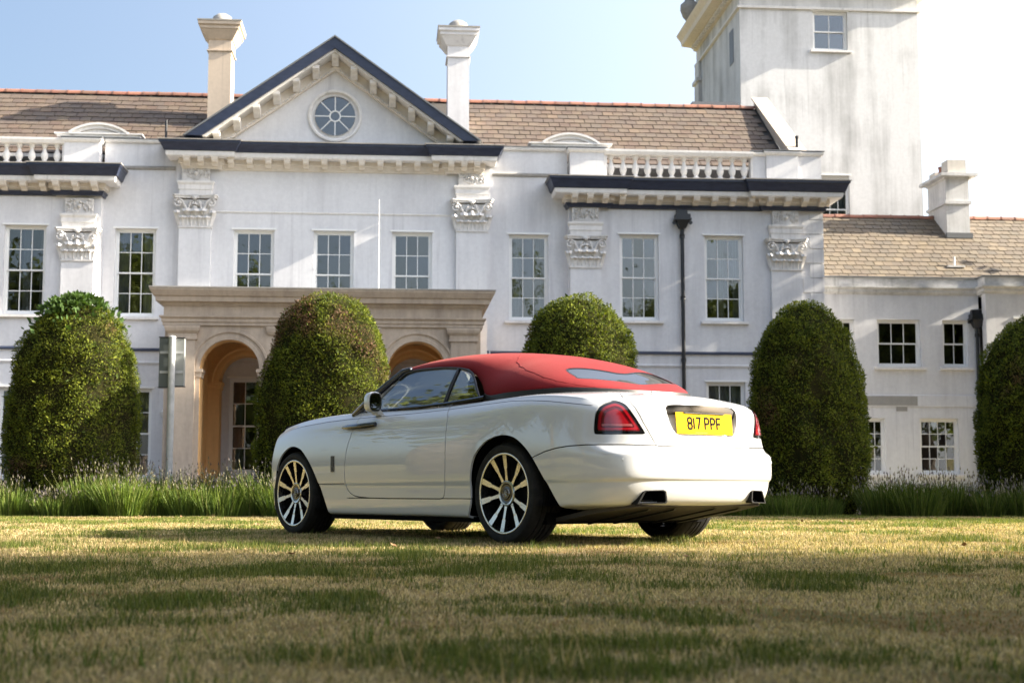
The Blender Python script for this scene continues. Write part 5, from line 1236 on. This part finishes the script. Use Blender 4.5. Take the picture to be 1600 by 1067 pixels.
def lavender(x, y, seed, hgt, wide, tint, label, group):
    rng = np.random.default_rng(seed); root = empty('lavender_plant', (x, y, 0), 0, label, 'lavender', group)
    def blades(n, h0, h1, w_, spread, cols, bend):
        a = rng.random(n) * 2 * np.pi; rad_ = np.sqrt(rng.random(n)) * wide * .55; B = np.stack([rad_ * np.cos(a), rad_ * np.sin(a) * .8, np.zeros(n)], 1)
        hh = rng.uniform(h0, h1, n) * (1 - .25 * (rad_ / wide / .55) ** 2); out = np.stack([np.cos(a), np.sin(a) * .7, np.zeros(n)], 1) * (rad_ / (wide * .55) * spread)[:, None] + rng.normal(0, .10, (n, 3)) * [1, 1, 0]
        S = unit(np.stack([np.sin(rng.random(n) * 6.28), np.cos(rng.random(n) * 6.28), np.zeros(n)], 1)) * w_ / 2
        M1 = B + out * (hh * .5)[:, None] + np.array([0, 0, 1.]) * (hh * .55)[:, None]; T = B + out * hh[:, None] * (1 + bend) + np.array([0, 0, 1.]) * hh[:, None]
        V = np.stack([B - S, B + S, M1 + S, M1 - S, T + S * .5, T - S * .5], 1).reshape(-1, 3); b = np.arange(n)[:, None] * 6; F = np.vstack([b + [0, 1, 2, 3], b + [3, 2, 4, 5]])
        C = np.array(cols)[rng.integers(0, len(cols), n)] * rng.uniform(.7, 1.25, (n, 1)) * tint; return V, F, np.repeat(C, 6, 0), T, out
    V, F, C, T, O = blades(1000, .25 * hgt, .85 * hgt, .010, .42, [(.09, .14, .028), (.13, .19, .034), (.07, .115, .026), (.16, .21, .045)], .1)
    me = np_mesh('foliage', V, F); set_col(me, C); tag(link('foliage', me, M_LAV, root), kind='stuff')
    V, F, C, T, O = blades(70, .70 * hgt, 1.12 * hgt, .006, .40, [(.20, .22, .07), (.25, .25, .10)], .1)
    me = np_mesh('flower_stems', V, F); set_col(me, C); tag(link('flower_stems', me, M_LAV, root), kind='stuff')
    n = len(T); D = unit(O * .4 + np.array([0, 0, 1.])); V, F, C = [], [], []; k = 0
    for i in range(n):
        L = rng.uniform(.04, .075); w_ = rng.uniform(.007, .011); p = T[i]; d = D[i]; s1 = unit(np.cross(d, [.3, .9, .1])) * w_; s2 = unit(np.cross(d, s1)) * w_
        pts = [p, p + d * L * .3 + s1, p + d * L * .3 + s2, p + d * L * .3 - s1, p + d * L * .3 - s2, p + d * L]; V += pts
        for q in ((0, 1, 2), (0, 2, 3), (0, 3, 4), (0, 4, 1), (5, 2, 1), (5, 3, 2), (5, 4, 3), (5, 1, 4)): F.append([k + u for u in q])
        c = np.array([(.20, .17, .16), (.26, .24, .16), (.16, .14, .16), (.28, .26, .18)][rng.integers(0, 4)]) * rng.uniform(.7, 1.2); C += [c] * 6; k += 6
    me = np_mesh('flower_heads', np.array(V), np.array(F)); set_col(me, np.array(C)); tag(link('flower_heads', me, M_LAV, root), kind='stuff')
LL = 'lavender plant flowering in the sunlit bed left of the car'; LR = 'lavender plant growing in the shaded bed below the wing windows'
k = 0; rl = random.Random(5)
for row, yv in enumerate((21.75, 22.15, 22.6)):
    for i in range(13):
        x = -9.45 + i * .5 + row * .17 + rl.uniform(-.10, .10)
        if x > -3.3: continue
        dip = .72 if -8.0 < x < -6.5 and row < 2 else 1.0
        if -8.1 < x < -7.0 and row == 0: continue
        lavender(x, yv + rl.uniform(-.22, .22), 100 + k, rl.uniform(.52, .86) * dip, rl.uniform(.5, .8), 1.0, LL, 'lavender in the left bed'); k += 1
LB = 'low lavender plant growing behind the car'
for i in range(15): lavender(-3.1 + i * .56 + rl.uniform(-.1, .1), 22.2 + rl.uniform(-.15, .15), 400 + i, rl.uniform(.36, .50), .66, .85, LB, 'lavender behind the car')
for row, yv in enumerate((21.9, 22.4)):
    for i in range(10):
        x = 5.75 + i * .5 + row * .2 + rl.uniform(-.1, .1); lavender(x, yv + rl.uniform(-.2, .2), 200 + k, rl.uniform(.45, .80), rl.uniform(.5, .8), .6, LR, 'lavender in the right bed'); k += 1  # the bed's shade is put into these plants' colours by a darker tint

# ============================================================ lawn blades
def in_shoe(P):   # keep grass from growing through the tyres
    ok = np.ones(len(P), bool); c, s_ = math.cos(math.pi / 2 + TH), math.sin(math.pi / 2 + TH); q = P - np.array(CAR[:2]); lx = q[:, 0] * c + q[:, 1] * s_; ly = -q[:, 0] * s_ + q[:, 1] * c
    for wx in (0, 3.112):
        for wy in (.785, -.785): ok &= ~((np.abs(lx - wx) < .10) & (np.abs(ly - wy) < .14))
    return ok
def grass(name, y0, y1, dens, h0, h1, w_, seg, seed, sunlit_gain=1.0):
    rng = np.random.default_rng(seed); ext = lambda y: .40 * y + 1.1; area = (ext(y0) + ext(y1)) * (y1 - y0); n = int(area * dens * 1.0)
    Y = rng.uniform(y0, y1, int(n * 1.5)); X = rng.uniform(-1, 1, len(Y)) * ext(y1); k = np.abs(X) < ext(Y); P = np.stack([X[k], Y[k]], 1)[:n]; P = P[in_shoe(P)]; n = len(P)
    pn = fbm(P * [.9, .9], 3, 5); pn2 = fbm(P * [3.4, 3.4], 8, 4); wet = np.clip((.52 * pn + .48 * pn2 - .560) * 5.0 + .36, 0, 1)      # 1 = green tuft, 0 = dry straw
    for gx_, gy_, sx_, sy_, amp in ((.10, 3.02, .30, .24, .5), (-1.15, 3.15, .34, .28, .45), (1.40, 3.0, .26, .22, .4), (-1.10, 4.9, .42, .5, .55), (-2.3, 7.2, .6, .8, .5), (1.15, 6.2, .5, .5, .45), (1.28, 4.1, .42, .30, -.9), (-.35, 4.0, .6, .35, -.5), (.55, 5.0, .6, .5, -.5)):
        wet = np.clip(wet + amp * np.exp(-((P[:, 0] - gx_) / sx_) ** 2 - ((P[:, 1] - gy_) / sy_) ** 2), 0, 1)
    green = rng.random(n) < np.clip(wet * 1.05 - .02, .06, .97); bare = (fbm(P * 1.7, 21, 3) + .35 * np.exp(-((P[:, 0] - 1.28) / .45) ** 2 - ((P[:, 1] - 4.1) / .35) ** 2) + rng.normal(0, .05, n)) > .67
    h_ = rng.uniform(h0, h1, n) * np.where(green, .75 + .6 * wet, .62) * np.where(bare & ~green, .6, 1); az = rng.random(n) * 2 * np.pi; tilt = np.where(green, rng.normal(.35, .25, n), rng.normal(.85, .35, n)); tilt = np.clip(tilt, 0, 1.45)
    lean = np.stack([np.cos(az) * np.sin(tilt), np.sin(az) * np.sin(tilt), np.cos(tilt)], 1); side = np.stack([-np.sin(az), np.cos(az), np.zeros(n)], 1); ra = rng.random(n) * 6.28; side = unit(side * .5 + np.stack([np.cos(ra), np.sin(ra), np.zeros(n)], 1)) * (w_ * rng.uniform(.6, 1.3, n) / 2)[:, None]
    B = np.c_[P, np.zeros(n)]; tip = B + lean * h_[:, None]; tip[:, 2] = np.maximum(tip[:, 2], .004)
    cg = np.array([(.042, .062, .014), (.070, .092, .020), (.125, .130, .034)])[rng.integers(0, 3, n)]; cs = np.array([(.40, .310, .165), (.31, .235, .125), (.47, .38, .22), (.21, .155, .090)])[rng.integers(0, 4, n)]
    col = np.where(green[:, None], cg, cs) * rng.uniform(.75, 1.25, (n, 1)) * np.where(green, sunlit_gain, 1 + (sunlit_gain - 1) * .4)[:, None]; col = np.where((bare & ~green)[:, None], col * np.array([.62, .50, .45]), col)  # far bands carry the sunlit strip's brightness in their blade colour
    if seg == 2:
        mid = B + (np.c_[lean[:, :2] * .35, lean[:, 2] * .62]) * h_[:, None]; V = np.stack([B - side, B + side, mid + side * .8, mid - side * .8, tip], 1).reshape(-1, 3); b = np.arange(n)[:, None] * 5
        F = np.vstack([b + [0, 1, 2], b + [0, 2, 3], b + [3, 2, 4]]); m_ = 5
    else:
        V = np.stack([B - side, B + side, tip], 1).reshape(-1, 3); F = np.arange(n * 3).reshape(-1, 3); m_ = 3
    me = np_mesh(name, V, F); set_col(me, np.repeat(col, m_, 0)); return me
def tall_tufts(seed):
    """scattered longer tufts"""
    rng = np.random.default_rng(seed); V, C = [], []
    for _ in range(320):
        y = 2.6 + 19 * rng.random() ** 1.3; x = rng.uniform(-1, 1) * (.4 * y + .6)
        n = rng.integers(6, 16); c = np.array([.075, .105, .02]) if rng.random() < .7 else np.array([.26, .20, .10]); hh = rng.uniform(.05, .095)
        for i in range(n):
            b = np.array([x, y, 0]) + np.r_[rng.normal(0, .03, 2), 0]; d = np.r_[rng.normal(0, .35, 2), 1.]; s_ = np.r_[rng.normal(0, 1, 2), 0]; s_ = s_ / np.linalg.norm(s_) * .0025; V += [b - s_, b + s_, b + d * hh * rng.uniform(.6, 1.1)]; C += [c * rng.uniform(.7, 1.3)] * 3
    V = np.array(V); k = np.repeat(in_shoe(V[::3, :2]), 3); V = V[k]; C = np.array(C)[k]; me = np_mesh('grass', V, np.arange(len(V)).reshape(-1, 3)); set_col(me, C); return me
GL = 'patchy lawn grass, green tufts among dry straw'
for i, me in enumerate((grass('g', 2.2, 4.2, 11000, .010, .030, .0028, 2, 1), grass('g', 4.2, 7.5, 6400, .012, .032, .0034, 2, 2), grass('g', 7.5, 12.5, 3200, .022, .048, .0048, 1, 3, 1.25), grass('g', 12.5, 21.9, 1700, .020, .042, .0085, 1, 4, 1.7), tall_tufts(6))):
    tag(link('lawn_grass', me, M_GRASS), GL, 'grass', None, 'stuff')
# fallen leaves
lm = MB()
for i in range(6):
    pass
lv = [(0, -.035, .004), (.022, -.01, .014), (.018, .022, .012), (0, .045, .022), (-.018, .022, .012), (-.022, -.01, .015), (0, 0, .002)]
lme = bpy.data.meshes.new('fallen_leaf'); lme.from_pydata(lv, [], [(0, 1, 6), (1, 2, 6), (2, 3, 6), (3, 4, 6), (4, 5, 6), (5, 0, 6)]); lme.materials.append(mat('dry_leaf', (.22, .12, .05), .7))
for i in range(34):
    y = rl.uniform(15, 21.4) if i < 28 else rl.uniform(7, 13); x = rl.uniform(-1, 1) * .36 * y; o = link('fallen_leaf', lme); o.location = (x, y, .028); o.rotation_euler = (rl.uniform(-.5, .5), rl.uniform(-.5, .5), rl.uniform(0, 6)); s_ = rl.uniform(.55, 1.0); o.scale = (s_, s_, s_)
    tag(o, 'small dry brown leaf lying on the lawn', 'leaf', 'fallen dry leaves on the lawn')

# ============================================================ sign seen from behind
sg_ = empty('road_sign', (-5.50, 22.9, 0), R(4), 'grey box sign on a pole, seen from behind, by the left yew', 'sign')
M_GALV = mat('galvanised_steel', rough=.45, metal=.0, build=lambda t, b: t.links.new(ramp(t, noise(t, coord(t), 7), [(.3, (.34, .35, .36)), (.7, (.50, .51, .52))]), b.inputs['Base Color']))
M_SIGNG = mat('grey_sign_back', (.085, .10, .10), .5)
p = MB().tube([(0, 0, 0), (.0, 0, 2.86)], .055, 14).build('pole', M_GALV, sg_, True, 50); MB().lathe([(.058, 0), (.058, .02), (.03, .035), (0, .04)], 14, (0, 0, 2.85)).build('pole_cap', M_GALV, p, True, 40)
s1 = MB().box(-.215, -.035, .065, .24, 2.06, 2.86).build('sign_box', M_SIGNG, sg_); MB().box(-.225, -.03, .05, .255, 2.861, 2.875).box(-.225, -.03, .05, .255, 2.045, 2.059).build('box_flange', M_IRON, s1)
s2 = MB().box(.035, .185, .065, .20, 2.08, 2.85).build('sign_box', mat('pale_sign_back', (.26, .27, .26), .5), sg_); MB().box(.03, .195, .05, .21, 2.851, 2.865).box(.03, .195, .05, .21, 2.065, 2.079).build('box_flange', M_IRON, s2)
MB().box(-.2, .17, .056, .072, 2.28, 2.32).box(-.2, .17, .056, .072, 2.60, 2.64).build('clamp_rail', M_GALV, sg_)

# ============================================================ trees around the lawn, outside the picture
def tree_mesh(seed, hgt, rad, zc, n):
    rng = np.random.default_rng(seed); cl = unit(rng.normal(0, 1, (70, 3))) * (rng.random((70, 1)) ** .4) * [rad * .85, rad * .85, (hgt - zc) * .85]; cl[:, 2] += zc
    i = rng.integers(0, len(cl), n); P = cl[i] + rng.normal(0, rad * .16, (n, 3)); D = unit(rng.normal(0, 1, (n, 3)) + [0, 0, -.2]); S = unit(np.cross(D, rng.normal(0, 1, (n, 3)))); L = rng.uniform(.16, .34, n)
    V, F = leaf_quads(P, D, S, L, L * .6); me = np_mesh('crown', V, F); c = np.array([.085, .105, .022]) * rng.uniform(.6, 1.5, (n, 1)) * (.7 + .6 * rng.random((70, 1)))[i]; set_col(me, np.repeat(c, 4, 0))
    m = MB().tube([(0, 0, 0), (.1, 0, hgt * .2), (0, .1, hgt * .45), (.1, 0, hgt * .75)], [.28, .22, .16, .05], 10)
    for k in range(9): q = cl[rng.integers(0, 70)]; m.tube([(0, .05, hgt * rng.uniform(.18, .4)), tuple(q * [.5, .5, .75]), tuple(q)], [.10, .06, .02], 6)
    return me, m.mesh('trunk', True)
TM = [tree_mesh(5, 11.5, 3.3, 7.0, 15000), tree_mesh(9, 9.6, 3.2, 5.6, 15000)]
for a, b in TM: a.materials.append(M_TREE); b.materials.append(M_BARK)
def tree(x, y, k, s_, rz, label):
    r = empty('broadleaf_tree', (x, y, 0), rz, label, 'tree', 'trees round the lawn'); r.scale = (s_, s_, s_); link('crown', TM[k][0], None, r); link('trunk', TM[k][1], None, r)
TLR = 'leafy tree beyond the right edge that shades the foreground lawn'; TLL = 'leafy tree beyond the left edge of the lawn'
for x, y, k, s_, rz in ((14.5, 5.7, 0, 1.0, .3), (15.0, 1.0, 0, 1.02, 1.7), (14.0, -3.8, 0, 1.0, 2.9), (19.5, 4.6, 0, 1.12, 4.1), (19, -1.0, 0, 1.15, 5.0)): tree(x, y, k, s_, rz, TLR)
for x, y, s_, rz in ((17.4, 22.3, 1.15, .5), (21.8, 22.8, 1.2, 2.0)): tree(x, y, 1, s_, rz, 'leafy tree beyond the right edge that shades the right yews')
for x, y, k, s_, rz in ((-12.5, 9.5, 0, 1.3, .2), (-14.8, 15.8, 0, 1.15, 1.2), (-12.0, 3.0, 0, 1.3, 2.2), (-10, -5, 0, 1.1, 3.2)): tree(x, y, k, s_, rz, TLL)
for x, y, k, s_, rz in ((21.5, 34.0, 0, 1.75, 1.0), (23.0, 38.5, 0, 1.65, 2.4), (27.5, 35.0, 0, 1.8, 3.4), (19.5, 30.2, 1, 1.5, 5.4)): tree(x, y, k, s_, rz, 'tall tree beyond the right edge in front of the wing')
for x, y, k, s_, rz in ((-5.6, -1.6, 0, 1.2, 1.0), (5.6, -1.4, 0, 1.2, 2.4)): tree(x, y, k, s_, rz, 'unseen leafy tree added behind the viewpoint to block skylight')  # out of view, added so their crowns keep skylight off the near lawn
